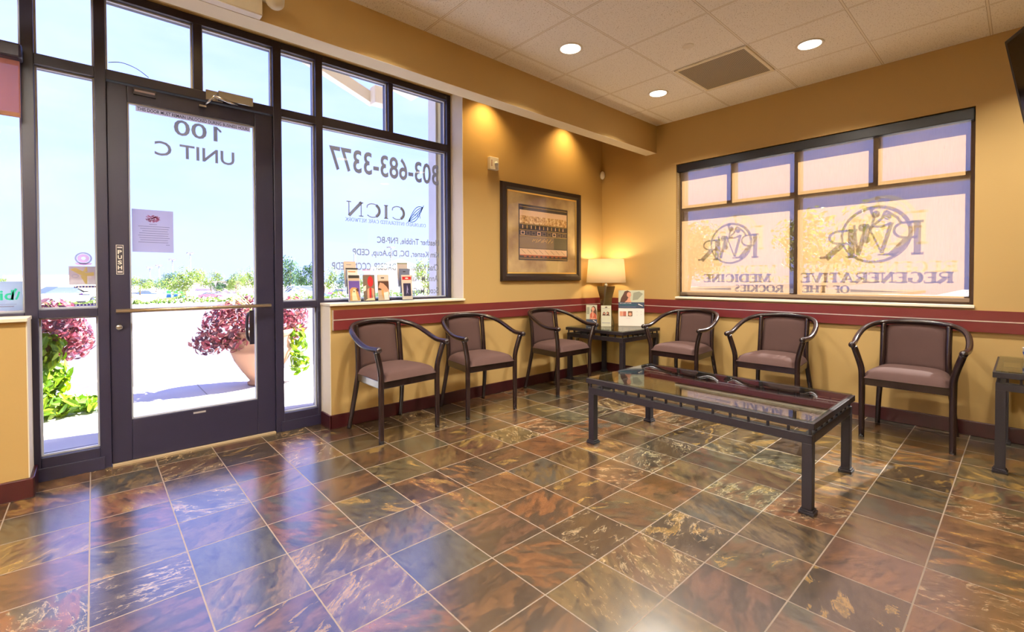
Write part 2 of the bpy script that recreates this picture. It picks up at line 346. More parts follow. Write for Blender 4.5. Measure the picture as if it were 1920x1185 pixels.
g = N(t, 'ShaderNodeTexCoord'); n = N(t, 'ShaderNodeTexNoise'); n.inputs['Scale'].default_value = 9; t.links.new(g.outputs['Object'], n.inputs[0]); cc = mixc(t, n.outputs[0], srgb(140, 144, 146), srgb(150, 154, 156))
t.links.new(cc, tl.inputs[0]); t.links.new(cc, df.inputs[0]); t.links.new(tl.outputs[0], x.inputs[1]); t.links.new(df.outputs[0], x.inputs[2]); t.links.new(x.outputs[0], t.nodes['Material Output'].inputs[0])
VINYLW = screen('etched_white_vinyl', (128, 126, 122), .22, .5)
def P(name, r, g, b, rough=.55): return mat(name, (r, g, b), rough, var=.05)

# ------------------------------------------------------------------ the room shell
XA, YB, ZC = .02, 4.685, 2.845
XR, YF = 4.75, -4.3
def struct(mb, name, **k): return tag(mb.obj(name, **k), kind='structure')
struct(MB().box(-.22, XR+.2, YF-.2, YB+.25, -.12, 0, SLATE), 'floor')
struct(MB().box(.78, XR+.2, YF-.2, YB+.02, ZC, ZC+.1, CEIL), 'ceiling')
# left (storefront) wall: knee walls, solid end, header and upper outside wall
w = MB()
w.box(-.30, XA, 1.345, 2.578, 0, .937, WALL)
w.box(-.30, XA, 2.578, YB+.25, 0, 3.0, WALL)
w.box(-.30, XA+.03, YF-.2, -.235, 0, .925, WALL)
w.box(-.30, -.12, YF-.2, YB+.25, 2.905, 4.05, WALL)
struct(w, 'wall_left')
# cream jamb liners at the reveals
w = MB()
w.box(-.175, XA+.001, 2.574, 2.579, .957, 2.95, CREAM); w.box(-.175, XA+.001, 1.341, 1.346, 0, .937, CREAM); w.box(-.175, XA+.031, -.236, -.2315, 0, .925, CREAM)
struct(w, 'trim_1')
# back wall with the shaded window
w = MB()
WX0, WX1, WZ0, WZ1 = 1.02, 3.348, .939, 2.372
w.box(-.30, WX0, YB, YB+.25, 0, 4.0, WALL); w.box(WX1, XR+.2, YB, YB+.25, 0, 4.0, WALL)
w.box(WX0, WX1, YB, YB+.25, 0, WZ0, WALL); w.box(WX0, WX1, YB, YB+.25, WZ1, 4.0, WALL)
struct(w, 'wall_back')
struct(MB().box(XR, XR+.2, YF-.2, YB, 0, 4.0, WALL), 'wall_right')
struct(MB().box(-.1, XR, YF-.2, YF, 0, 4.0, WALL), 'wall_front')
# roof above everything keeps the sun out
struct(MB().box(-.30, XR+.2, YF-.2, YB+.25, 4.0, 4.1, CREAM), 'trim_2')
# dropped beam in front of the storefront and the cove ceiling behind it
struct(MB().box(.645, .781, YF, YB, 2.541, 3.0, WALL), 'trim_3')
struct(MB().box(.645, .781, YF, YB, 2.5395, 2.541, CREAM), 'trim_13')  # thin cream panel: window light on the beam's underside put into its colour
struct(MB().box(-.12, .645, YF, YB, 2.97, 3.02, WALL), 'trim_4')
# chair rails
def rail(name, a, b, axis):
    mb = MB()
    if axis == 'A':
        mb.box(XA, XA+.016, a, b, .751, .826, CHERRY); mb.box(XA, XA+.016, a, b, .834, .905, CHERRY); mb.box(XA, XA+.018, a, b, .826, .834, ALU); mb.box(XA, XA+.018, a-.006, a, .751, .905, ALU)
    else:
        mb.box(a, b, YB-.016, YB, .751, .826, CHERRY); mb.box(a, b, YB-.016, YB, .834, .905, CHERRY); mb.box(a, b, YB-.018, YB, .826, .834, ALU)
    return struct(mb, name)
rail('trim_5', 1.362, YB-.018, 'A'); rail('trim_6', XA+.016, XR, 'B')
# baseboards
w = MB(); w.box(XA, XA+.018, 1.33, YB-.018, 0, .105, CHERRYD); w.box(-.15, XA+.018, 1.327, 1.345, 0, .105, CHERRYD)
struct(w, 'baseboard_left', bevel=.004)
w = MB(); w.box(XA+.03, XA+.048, YF, -.217, 0, .105, CHERRYD); w.box(-.17, XA+.03, -.232, -.214, 0, .105, CHERRYD)
struct(w, 'baseboard_left_far', bevel=.004)
struct(MB().box(XA, XR, YB-.018, YB, 0, .105, CHERRYD), 'baseboard_back', bevel=.004)
# window sills on the knee walls
struct(MB().box(-.17, XA+.022, 1.335, 2.585, .937, .956, CREAM), 'trim_7', bevel=.003)
struct(MB().box(-.17, XA+.05, YF, -.228, .925, .945, CREAM), 'trim_8', bevel=.003)
struct(MB().box(WX0-.0, WX1+.006, YB-.022, YB+.12, .92, .941, CREAM), 'trim_9', bevel=.003)

# ------------------------------------------------------------------ storefront glazing (window_1) and its members
FX0, FX1, GX = -.29, -.175, -.235
wf = empty('window_1', (0, 0, 0), kind='structure')
def member(name, y0, y1, z0, z1, x0=FX0, x1=FX1): return MB().box(x0, x1, y0, y1, z0, z1, FRAME).obj(name, wf, bevel=.003)
HZ0, HZ1 = 2.852, 2.905; TZ0, TZ1 = 2.355, 2.415; MZ0, MZ1 = .925, .975; BZ = .132
cols = [(-.255, -.203), (.045, .097), (1.016, 1.072), (1.318, 1.372), (2.535, 2.582)]
for a, b in cols: member('mullion', a, b, 0.0, HZ1)
member('mullion', .533, .583, TZ1, HZ0); member('mullion', 1.934, 1.976, TZ1+.012, HZ0)
for y0, y1 in ((YF, cols[0][0]), (cols[0][1], cols[1][0]), (cols[1][1], cols[2][0]), (cols[2][1], cols[3][0]), (cols[3][1], cols[4][0])):
    member('head_rail', y0, y1, HZ0, HZ1); member('transom_bar', y0, y1, TZ0, TZ1 if y0 < 1.3 else TZ1+.012)
for y0, y1 in ((cols[0][1], cols[1][0]), (cols[2][1], cols[3][0])):
    member('middle_rail', y0, y1, MZ0, MZ1); member('bottom_rail', y0, y1, 0, BZ); 
    MB().box(FX1, FX1+.012, y0-.02, y1+.02, .0, .075, FRAME).obj('kick_rail', wf, bevel=.002)
member('bottom_rail', 1.372, 2.535, .937, .972); member('bottom_rail', YF, cols[0][0], .925, .962)
# panes with pale stops around them
def pane(y0, y1, z0, z1, parent=wf):
    g = MB().box(GX-.003, GX+.003, y0, y1, z0, z1, GLASS).obj('glass_pane', parent)
    k = MB(); s_ = .009
    k.box(GX+.003, GX+.022, y0, y1, z1-s_, z1, GASK).box(GX+.003, GX+.022, y0, y1, z0, z0+s_, GASK)
    k.box(GX+.003, GX+.022, y0, y0+s_, z0+s_, z1-s_, GASK).box(GX+.003, GX+.022, y1-s_, y1, z0+s_, z1-s_, GASK)
    k.obj('glazing_stop', parent); return g
for y0, y1 in ((-1.5, cols[0][0]), (cols[0][1], cols[1][0]), (cols[1][1], .533), (.583, cols[2][0]), (cols[2][1], cols[3][0])): pane(y0, y1, TZ1, HZ0)
pane(cols[3][1], 1.934, TZ1+.012, HZ0); pane(1.976, cols[4][0], TZ1+.012, HZ0)
for y0, y1 in ((cols[0][1], cols[1][0]), (cols[2][1], cols[3][0])): pane(y0, y1, MZ1, TZ0); pane(y0, y1, BZ, MZ0)
pane(cols[3][1], cols[4][0], .972, TZ0); pane(-1.5, cols[0][0], .962, TZ0)
member('mullion', -1.56, -1.5, .925, HZ1)
pane(YF, -1.56, .962, TZ0); pane(YF, -1.56, TZ1, HZ0)

# ------------------------------------------------------------------ the door (door_1)
dr = empty('door_1', (0, 0, 0), kind='structure')
DX0, DX1 = -.262, -.192
DY0, DY1, DZ0, DZ1 = .0975, 1.0155, .012, 2.348
d = MB(); d.box(DX0, DX1, DY0, .195, DZ0, DZ1, FRAME).box(DX0, DX1, .897, DY1, DZ0, DZ1, FRAME).box(DX0, DX1, .195, .897, DZ0, .268, FRAME).box(DX0, DX1, .195, .897, 2.25, DZ1, FRAME)
d.obj('door_leaf', dr, bevel=.004)
MB().box(GX-.003, GX+.003, .195, .897, .268, 2.25, GLASS).obj('glass_pane', dr)
k = MB()
for a in ((.195, .897, .268, .276), (.195, .897, 2.242, 2.25), (.195, .203, .276, 2.242), (.889, .897, .276, 2.242)): k.box(GX+.003, GX+.03, *a, GASK)
k.obj('glazing_stop', dr)
struct(MB().box(-.30, -.165, .10, 1.01, 0, .011, mat('threshold_stone', (170, 150, 120), .6)), 'trim_10')
# push bar inside, pull handle outside, lock, closer, labels on the leaf
b_ = MB().tube([(-.125, .125, .953), (-.125, .975, .953)], .0125, BRASS, 16); b_.tube([(-.19, .15, .953), (-.125, .15, .953)], .009, BRASS).tube([(-.19, .95, .953), (-.125, .95, .953)], .009, BRASS)
tag(b_.obj('push_bar', dr), 'champagne coloured metal push bar')
hp = smooth_path([(-.262, .93, .905), (-.30, .90, .905), (-.315, .868, .88), (-.315, .86, .82), (-.315, .86, .75), (-.315, .868, .70), (-.30, .90, .672), (-.262, .93, .672)], 5)
MB().tube(hp, .011, FRAME, 10).box(-.268, -.2625, .865, .955, .665, .915, FRAME).obj('pull_handle', dr)
MB().lathe([(0, .012), (.016, .012), (.018, 0)], CHROME, 18).obj('lock_cylinder', dr, loc=(-.192, .14, .85)).rotation_euler = (0, PI/2, 0)
c = MB(); c.box(-.175, -.125, .665, .875, 2.365, 2.425, CHROME); c.box(-.178, -.170, .60, .70, 2.36, 2.43, CHROME)
c.obj('door_closer_body', dr, bevel=.008)
c = MB().tube([(-.14, .68, 2.372), (-.10, .64, 2.37)], .008, CHROME).tube([(-.10, .64, 2.37), (-.165, .585, 2.31)], .007, CHROME).tube([(-.10, .64, 2.37), (-.13, .78, 2.35)], .009, CHROME).box(-.19, -.15, .56, .60, 2.30, 2.312, CHROME)
c.obj('door_closer_arm', dr)
MB().tube(smooth_path([(-.17, .11, 2.455), (-.165, .17, 2.47), (-.165, .24, 2.455), (-.17, .30, 2.418)]), .002, BLACK, 6).obj('sensor_wire', dr)
IN = lambda X: (lambda y0, z0: (lambda u, v: (X, y0+u, z0+v)))     # readable from inside
OUT = lambda X: (lambda y0, z0: (lambda u, v: (X, y0-u, z0+v)))    # mirrored: written to be read from outside
s_ = MB().box(DX1, DX1+.012, .225, .335, 2.30, 2.345, FRAME); s_.box(DX1+.012, DX1+.0125, .23, .33, 2.318, 2.33, mat('pale_label', (150, 140, 165), .5)); s_.obj('door_contact', dr, bevel=.002)
GREYL = mat('dark_grey_ink', (50, 46, 54), .6); STK = screen('silver_sticker', (240, 236, 234), .12, .5)
def sign(name, label, cat='sign', loc=(0, 0, 0), **k): return empty(name, loc, 0, label, cat, **k)
# THIS DOOR MUST REMAIN strip
t_ = MB().box(-.2315, -.2305, .237, .877, 2.211, 2.246, STK); text(t_, 'THIS DOOR MUST REMAIN UNLOCKED DURING BUSINESS HOURS', .625, .021, IN(-.2302)(.244, 2.218), GREYL, bold=.02)
tag(t_.obj('door_notice_strip'), 'long silver strip reading THIS DOOR MUST REMAIN UNLOCKED DURING BUSINESS HOURS', 'sign')
t_ = MB(); text(t_, '100', .245, .105, OUT(-.2395)(.676, 2.103), VINYL, bold=.012); t_.poly([(-.2397, .700, 2.172), (-.2397, .690, 2.172), (-.2397, .672, 2.192), (-.2397, .672, 2.207), (-.2397, .700, 2.184)], VINYL); tag(t_.obj('unit_number_lettering'), 'grey mirrored number 100 near the top of the door glass', 'sign')
t_ = MB(); text(t_, 'UNIT C', .448, .095, OUT(-.2395)(.777, 1.952), VINYL, bold=.012); tag(t_.obj('unit_letter_lettering'), 'grey mirrored words UNIT C below the number on the door glass', 'sign')
# paper notice with red emblem
t_ = MB().box(-.2315, -.2305, .210, .420, 1.320, 1.592, screen('notice_paper', (206, 206, 226), .10, .45))
RED = P('raspberry_ink', 150, 40, 84); INK = mat('grey_text_ink', (128, 128, 150), .7)
for i in range(100):
    a = random.random()*2*PI; r_ = math.sqrt(random.random()); yy = .314+.036*r_*math.cos(a); zz = 1.538+.024*r_*math.sin(a); q = .008
    da = random.random()*PI; t_.poly([(-.2303, yy-q*math.cos(da), zz-q*math.sin(da)*.7), (-.2303, yy+.002*math.sin(da), zz-.0016), (-.2303, yy+q*math.cos(da), zz+q*math.sin(da)*.7), (-.2303, yy-.002, zz+.002)], RED)
for i, (a, b2) in enumerate([(.295, .335), (.24, .40), (.25, .395), (.26, .39), (.245, .395), (.24, .392), (.245, .40), (.25, .39), (.24, .392), (.38, .40)]):
    t_.box(-.2304, -.2302, a, b2, 1.498-.0145*i, 1.501-.0145*i, INK)
tag(t_.obj('paper_notice'), 'white paper notice with a round red emblem taped to the door glass', 'notice')
# PUSH plate
t_ = MB().box(DX1, DX1+.0015, .131, .166, 1.176, 1.358, PAPER).box(DX1+.0015, DX1+.002, .1335, .1635, 1.179, 1.355, GREYL)
for i, ch in enumerate('PUSH'): text(t_, ch, .020, .024, IN(DX1+.0023)(.1385, 1.302-.032*i), PAPER, bold=.03)
t_.box(DX1+.0021, DX1+.0023, .137, .160, 1.338, 1.346, STK).box(DX1+.0021, DX1+.0023, .137, .160, 1.186, 1.197, STK)
tag(t_.obj('push_sign'), 'small upright PUSH plate on the left stile of the door', 'sign')
t_ = MB().box(DX1, DX1+.001, .51, .58, .238, .250, STK); t_.obj('maker_label', dr)
# stickers on the left sidelight
X_ = -.2305
PINK = screen('pink_sticker', (240, 190, 206), .1, .4); GRY = screen('grey_sticker', (170, 164, 180), .1, .4)
t_ = MB()
for r0, r1, mm in ((.030, .038, GRY), (.010, .027, PINK)):
    n = 28
    for i in range(n):
        a0, a1 = 2*PI*i/n, 2*PI*(i+1)/n
        t_.poly([(X_, -.015+r0*math.cos(a0), 1.272+r0*math.sin(a0)*.95), (X_, -.015+r1*math.cos(a0), 1.272+r1*math.sin(a0)*.95), (X_, -.015+r1*math.cos(a1), 1.272+r1*math.sin(a1)*.95), (X_, -.015+r0*math.cos(a1), 1.272+r0*math.sin(a1)*.95)], mm)
t_.poly([(X_, -.052, 1.245), (X_, .022, 1.245), (X_, .018, 1.234), (X_, -.015, 1.230), (X_, -.048, 1.234)], PINK)
tag(t_.obj('round_sticker'), 'round pink and grey seal sticker high on the left sidelight', 'sticker')
t_ = MB().box(-.2315, -.231, -.079, .036, 1.113, 1.224, screen('tan_sticker_ground', (206, 192, 186), .15, .4)); Y2 = screen('sticker_gold', (226, 206, 130), .1, .5)
for q in (((-.075, 1.205), (-.05, 1.215), (-.005, 1.185), (.03, 1.19), (.03, 1.168), (-.02, 1.165)), ((-.03, 1.165), (.0, 1.165), (.0, 1.12), (-.008, 1.118)), ((-.02, 1.19), (-.005, 1.22), (.0, 1.222), (.002, 1.19))):
    t_.poly([(-.2306, a, b2) for a, b2 in q], Y2)
band(t_, arc(-.052, 1.166, .014, .009, 20, 380, 14), .003, lambda u, v: (-.2304, u, v), GRY)
tag(t_.obj('square_sticker'), 'square tan and yellow sticker on the left sidelight below the round seal', 'sticker')
NAVY = P('navy_sticker', 52, 44, 120)
for nm, (a, b2, c0, c1), s0, lb in (('word_sticker', (-.058, .038, 1.095, 1.108), 'RISMAND', 'narrow navy strip sticker just below the square tan sticker'), ('word_sticker', (-.058, .036, .986, 1.000), 'RISMEM', 'narrow navy strip sticker at the bottom of the left sidelight glass')):
    t_ = MB().box(-.2315, -.231, a, b2, c0, c1, NAVY); n = len(s0)
    for i in range(n): yy = a+(i+.5)*(b2-a)/n; t_.box(-.2309, -.2306, yy-.003, yy+.003, (c0+c1)/2-.003, (c0+c1)/2+.003, PAPER)
    tag(t_.obj(nm), lb, 'sticker')
t_ = MB()
for q in (((-.045, 1.092), (-.038, 1.094), (-.015, 1.078), (.015, 1.073), (.014, 1.068), (-.02, 1.070)), ((-.04, 1.060), (-.03, 1.062), (-.02, 1.058), (.012, 1.058), (.01, 1.052), (-.038, 1.053))): t_.poly([(X_, a, b2) for a, b2 in q], GREYL)
t_.poly([(X_+.0003, -.032, 1.062), (X_+.0003, -.022, 1.064), (X_+.0003, -.018, 1.056), (X_+.0003, -.03, 1.055)], P('violet_ink', 110, 40, 190))
tag(t_.obj('bird_sticker'), 'dark bird-shaped sticker between the two navy strip stickers', 'sticker')
# plaque in the far-left bay
t_ = MB().box(-.2315, -.2305, -.47, -.266, .972, 1.136, screen('pale_blue_sign', (206, 222, 232), .15, .4)); TEAL = P('teal_ink', 40, 190, 160)
text(t_, 'id', .052, .056, IN(-.2302)(-.352, 1.032), TEAL, bold=.02)
band(t_, [(-.308, 1.034), (-.300, 1.075), (-.290, 1.095)], .010, lambda u, v: (-.2302, u, v), TEAL)
band(t_, [(-.292, 1.034), (-.285, 1.052), (-.279, 1.078)], .008, lambda u, v: (-.2302, u, v), TEAL)
t_.box(-.2304, -.2302, -.45, -.29, 1.008, 1.0095, INK); t_.box(-.2304, -.2302, -.44, -.30, .994, .999, INK)
tag(t_.obj('window_plaque'), 'pale blue sign with teal logo in the far left window', 'sign')

# ------------------------------------------------------------------ lettering on the big storefront pane
G2 = -.2395
t_ = MB(); text(t_, '303-683-3377', 1.035, .198, OUT(G2)(2.478, 2.035), VINYL, bold=.018)
tag(t_.obj('phone_number_lettering'), 'large grey mirrored phone number 303-683-3377 on the storefront glass', 'sign')
t_ = MB(); serif(t_, 'CICN', .56, .122, OUT(G2)(2.130, 1.673), VINYL, .13, .07, .1); serif(t_, 'COLORADO INTEGRATED CARE NETWORK', .765, .031, OUT(G2)(2.335, 1.626), mat('pale_blue_vinyl', (150, 168, 190), .6), .14, .10, .1)
BLU = mat('blue_logo_vinyl', (30, 92, 140), .6); lf = OUT(G2)(2.325, 1.665)
for k_ in range(5):
    band(t_, [(.17-.15*i/12+.0*k_, .005+.14*i/12+(.028*(k_-2))*math.sin(PI*i/12)) for i in range(13)], .006, lf, BLU)
for k_ in range(4): band(t_, [(.05+.022*k_, .04+.01*k_), (.06+.024*k_, .10-.012*k_)], .005, lf, BLU)
band(t_, [(.02, .145), (.012, .165)], .006, lf, BLU); band(t_, [(.17, .005), (.178, -.012)], .006, lf, BLU)
tag(t_.obj('clinic_logo_lettering'), 'mirrored CICN logo with a blue woven leaf mark on the storefront glass', 'sign')
for s0, y1, w0, z0, h0, lb in (('Heather Tribble, FNP-BC', 2.478, .63, 1.448, .066, 'uppermost line of mirrored staff lettering ending FNP-BC'), ('Kim Kesner, DC, Dip.Acup, CEDP', 2.478, .848, 1.328, .072, 'second mirrored staff line, ending Dip.Acup, CEDP'),
        ('Chad Kesner, DC, DACBSP, CCCN, CEDP', 2.471, 1.014, 1.208, .074, 'third mirrored staff line, ending CCCN, CEDP'), ('Anna McNab', 2.464, .30, 1.117, .058, 'short fourth mirrored staff line right of the grey brochure tiers'), ('Scott McGa', 2.469, .30, 1.002, .058, 'lowest mirrored staff line beside the brochures on the sill')):
    t_ = MB(); text(t_, s0, w0, h0, OUT(G2)(y1, z0), VINYL, bold=.016)
    tag(t_.obj('staff_name_lettering'), lb, 'sign', 'staff lettering on the storefront glass')

# ------------------------------------------------------------------ window_2 in the back wall, with its roller screen
wb = empty('window_2', (0, 0, 0), kind='structure')
BR = mat('brown_window_frame', (96, 74, 60), .5)
def bm(name, x0, x1, z0, z1, y0=YB+.09, y1=YB+.18): return MB().box(x0, x1, y0, y1, z0, z1, BR).obj(name, wb, bevel=.003)
bm('window_frame', WX0, 1.067, WZ0, WZ1); bm('window_frame', 3.318, WX1, WZ0, WZ1); bm('head_rail', 1.067, 3.318, 2.31, WZ1); bm('bottom_rail', 1.067, 3.318, WZ0, 1.0)
bm('transom_bar', 1.067, 3.318, 1.872, 1.93); bm('mullion', 2.148, 2.198, 1.0, 1.872); bm('mullion', 2.148, 2.198, 1.93, 2.31)
bm('mullion', 1.569, 1.606, 1.93, 2.31); bm('mullion', 2.737, 2.785, 1.93, 2.31)
for x0, x1, z0, z1 in ((1.067, 2.148, 1.0, 1.872), (2.198, 3.318, 1.0, 1.872), (1.067, 1.569, 1.93, 2.31), (1.606, 2.148, 1.93, 2.31), (2.198, 2.737, 1.93, 2.31), (2.785, 3.318, 1.93, 2.31)):
    MB().box(x0, x1, YB+.139, YB+.145, z0, z1, GLASS).obj('glass_pane', wb)
sh = empty('roller_shade', (2.19, YB+.05, 2.33), 0, 'peach screen roller shade pulled down over the back window', 'window shade')
MB().box(-1.165, 1.152, -.045, .045, -.045, .037, BLACK).obj('cassette', sh, bevel=.006)
SCR = screen('peach_screen_fabric', (86, 64, 36), .15, .2)
MB().poly([(-1.145, .004, -1.34), (1.135, .004, -1.34), (1.135, .004, -.045), (-1.145, .004, -.045)], SCR).obj('screen_fabric', sh)
HEM = mat('hem_bar_taupe', (120, 100, 80), .5)
MB().box(-1.145, 1.135, -.006, .012, -1.37, -1.34, HEM).obj('hem_bar', sh, bevel=.003)
MB().box(-1.152, -1.06, -.014, -.0065, -1.386, -1.335, ACRYL).box(-1.152, -1.06, -.016, .006, -1.388, -1.382, BLACK).obj('hem_clip', sh)
ch = MB(); 
for i in range(60): ch.sphere((-1.158, -.03, -.06-.0215*i), .0028, WHITE, 6)
ch.obj('bead_chain', sh)
# lettering and marks stuck to the outside of the back window
GY = YB+.1465
OB = lambda x0, z0: (lambda u, v: (x0+.018-u, GY, z0+.086+v))
def logo(x0, z0, s):
    mb = MB(); f_ = OB(x0, z0)      # u to the left as seen from inside, total width about s
    cnt = [10]
    def sc3(u, v): return lift(f_, cnt[0])(u*s, v*s)
    th = .045
    serif(mb, 'R', .36*s, .42*s, lambda u, v: f_(u-.02*s, v+.18*s), VINYLW, .15, .07, .13)
    for q0, q1, w0 in (((.30, .60), (.40, .22), .045), ((.40, .22), (.55, .60), .022), ((.55, .60), (.65, .2), .05), ((.65, .2), (.69, .60), .028), ((.34, .2), (.44, .2), .02)):
        cnt[0] += 1; band(mb, [q0, q1], w0, sc3, VINYLW)
    serif(mb, 'R', .40*s, .38*s, lambda u, v: f_(u+.64*s, v+.16*s), VINYLW, .15, .08, .13)
    el = []
    for i in range(41):
        a = 2*PI*i/40; x_, y_ = .36*math.cos(a), .33*math.sin(a); r_ = math.radians(-32); el.append((.47+x_*math.cos(r_)-y_*math.sin(r_)*1.05, .46+x_*math.sin(r_)+y_*math.cos(r_)*1.05))
    cnt[0] += 1
    for i in range(40): band(mb, [el[i], el[i+1]], .022+.022*abs(math.sin(i/40*PI)), sc3, VINYLW)
    def disc(cx, cy, r, n=14):
        cnt[0] += 1; mb.poly([sc3(cx+r*math.cos(2*PI*i/n), cy+r*math.sin(2*PI*i/n)) for i in range(n)], VINYLW)
    disc(.46, .72, .045); disc(.60, .56, .05); disc(.56, .40, .045); disc(.50, .80, .03); disc(.34, .68, .04)
    for q in (((.50, .57), (.40, .66), (.36, .76)), ((.50, .57), (.48, .68), (.52, .80)), ((.50, .57), (.60, .56)), ((.50, .57), (.54, .47), (.56, .40)), ((.50, .57), (.40, .56), (.30, .60)), ((.36, .76), (.24, .66), (.20, .58))):
        cnt[0] += 1; band(mb, list(q), .03, sc3, VINYLW)
    return mb
tag(logo(1.85, 1.235, .56).obj('round_logo_lettering'), 'smaller mirrored RMR monogram in a ring above the word MEDICINE', 'sign')
tag(logo(3.06, 1.205, .64).obj('round_logo_lettering'), 'larger mirrored RMR monogram in a ring above the word REGENERATIVE', 'sign')
def wordsign(s0, x1, w0, z0, h0, lb):
    mb = MB(); serif(mb, s0, w0, h0, OB(x1, z0), VINYLW, .24, .14, .17); tag(mb.obj('window_word_lettering'), lb, 'sign')
wordsign('MEDICINE', 1.966, .66, 1.100, .080, 'mirrored word MEDICINE on the left half of the back window')
wordsign('REGENERATIVE', 3.236, 1.02, 1.100, .085, 'mirrored word REGENERATIVE on the right half of the back window')
wordsign('ROCKIES', 2.074, .45, 1.008, .066, 'mirrored word ROCKIES low in the left half of the back window')
wordsign('OF', 2.589, .12, 1.012, .062, 'mirrored word OF low in the back window beside a tapering line')
wordsign('THE', 2.43, .20, 1.012, .062, 'mirrored word THE low in the back window by the centre mullion')
for x0, x1, lb in ((1.2, 1.61, 'thin tapering line left of the word ROCKIES'), (2.61, 3.03, 'thin tapering line right of the words OF THE')):
    t_ = MB(); m_ = x1 if x0 < 2 else x0; e_ = x0 if x0 < 2 else x1
    t_.poly([(m_, GY, 1.13), (e_, GY, 1.112), (m_, GY, 1.106)], VINYLW); tag(t_.obj('lettering_swash'), lb, 'sign')

# ------------------------------------------------------------------ far-left roller shade
sh = empty('roller_shade', (-.11, -.24, 2.37), 0, 'half raised rust coloured roller shade over the far left window', 'window shade')
MB().box(-.045, .045, -1.25, .0, -.04, .04, FRAME).obj('cassette', sh, bevel=.012)
SCR2 = screen('rust_screen_fabric', (214, 150, 122), .22, .35)
MB().box(-.0105, -.010, -1.23, -.012, -.32, -.04, SCR2).obj('screen_fabric', sh)
MB().box(-.014, -.006, -1.23, -.012, -.345, -.32, mat('rust_hem', (186, 140, 124), .6)).obj('hem_bar', sh, bevel=.003)

# ------------------------------------------------------------------ armchairs
def make_chair():
    t = empty('armchair')
    for s in (-1, 1):
        p = smooth_path([(s*.242, 0, 0), (s*.242, 0, .2), (s*.242, 0, .42), (s*.246, -.002, .49), (s*.262, -.010, .56), (s*.287, -.018, .645)], 5)
        MB().tube(p, [.0175+.003*min(1, q.z/.4) for q in p], LACQ, 14).obj('leg', t)
        p = smooth_path([(s*.228, .478, 0), (s*.214, .432, .20), (s*.198, .402, .38), (s*.190, .402, .46), (s*.187, .412, .6), (s*.188, .428, .72), (s*.188, .438, .79)], 5)
        MB().tube(p, [.016+.003*min(1, q.z/.3) for q in p], LACQ, 14).obj('leg', t)
    half = [(.292, -.055, .660), (.297, 0, .661), (.303, .07, .664), (.307, .14, .681), (.304, .22, .713), (.290, .30, .748), (.258, .375, .776), (.20, .435, .796), (.10, .470, .808)]
    pts = [(-x, y, z) for x, y, z in half]+[(0, .478, .812)]+half[::-1]
    hp = smooth_path(pts, 5); mb = MB().tube(hp, [.0190]*len(hp), LACQ, 16)
    for s in (-1, 1): mb.sphere((s*.292, -.055, .660), .0225, LACQ, 14)
    mb.obj('armrest_hoop', t)
    f_ = MB()
    f_.box(-.232, .232, -.011, .011, .375, .43, LACQ)
    for s in (-1, 1): f_.add([(s*.249, .0, .375), (s*.231, .0, .375), (s*.185, .402, .375), (s*.205, .402, .375), (s*.249, .0, .43), (s*.231, .0, .43), (s*.185, .402, .43), (s*.205, .402, .43)], [(0, 1, 2, 3), (4, 7, 6, 5), (0, 4, 5, 1), (1, 5, 6, 2), (2, 6, 7, 3), (3, 7, 4, 0)], LACQ)
    f_.box(-.19, .19, .392, .412, .375, .43, LACQ); f_.obj('seat_frame', t, bevel=.004)
    # seat cushion: crowned pad, wide in front, narrow at the back
    nx, ny = 24, 22; vs = []; fs = []
    for side in (1, 0):
        for j in range(ny+1):
            v = -1+2*j/ny
            for i in range(nx+1):
                u_ = -1+2*i/nx
                hw = .247-.045*(v+1)/2; notch = 0
                if v < -.80 and abs(u_) > .86: notch = .02
                X = u_*(hw-notch); Y = .193+v*.218
                e1 = max(0, 1-abs(u_)**5)**.5; e2 = max(0, 1-abs(v)**5)**.5
                Z = .428+(.070*e1*e2+.008*(1-u_*u_)*(1-v*v)*side if side else 0)
                if side: Z += .0
                vs.append((X, Y, Z))
    A_ = (nx+1)*(ny+1)
    for j in range(ny):
        for i in range(nx):
            a = j*(nx+1)+i; fs.append((a, a+1, a+nx+2, a+nx+1)); b = a+A_; fs.append((b, b+nx+1, b+nx+2, b+1))
    MB_ = MB(); MB_.add(vs, fs, FABRIC, True); MB_.obj('seat_cushion', t)
    # back pad between posts, following the hoop
    nu, nv = 18, 14; vs = []; fs = []
    for side in (0, 1):
        for j in range(nv+1):
            v = j/nv
            for i in range(nu+1):
                u_ = -1+2*i/nu; top = .796-.022*u_*u_; z = .455+(top-.455)*v
                yb = .408+.055*(z-.42)/.35+.026*(1-u_*u_)
                e_ = (max(0, 1-abs(u_)**6)*max(0, 1-abs(2*v-1)**8))**.5
                y = yb+(-.020-.004*(1-u_*u_) if side == 0 else .012)*e_
                vs.append((u_*.176, y, z))
    A_ = (nu+1)*(nv+1)
    for j in range(nv):
        for i in range(nu):
            a = j*(nu+1)+i; fs.append((a, a+1, a+nu+2, a+nu+1)); b = a+A_; fs.append((b, b+nu+1, b+nu+2, b+1))
    MB_ = MB(); MB_.add(vs, fs, FABRIC, True); MB_.obj('backrest', t)
    return t
chair0 = make_chair()
GC = 'upholstered armchairs around the waiting room'
CH = [((.549, 1.724), 95.7, 'mauve armchair nearest the entrance door, against the left wall'),
      ((.552, 2.490), 86.0, 'middle mauve armchair of three on the left wall, below the window edge'),
      ((.544, 3.552), 90.3, 'mauve armchair under the framed picture, left of the corner table'),
      ((1.304, 4.113), -1.3, 'mauve armchair just right of the corner table with the lamp'),
      ((2.141, 4.107), 0, 'mauve armchair centred under the back window behind the coffee table'),
      ((3.049, 4.087), .4, 'mauve armchair at far right beside the cropped side table')]
for i, ((x, y), a, lb) in enumerate(CH):
    o = chair0 if i == 0 else copy_tree(chair0)
    o.location = (x, y, 0); o.rotation_euler = (0, 0, math.radians(a)); tag(o, lb, 'armchair', GC)

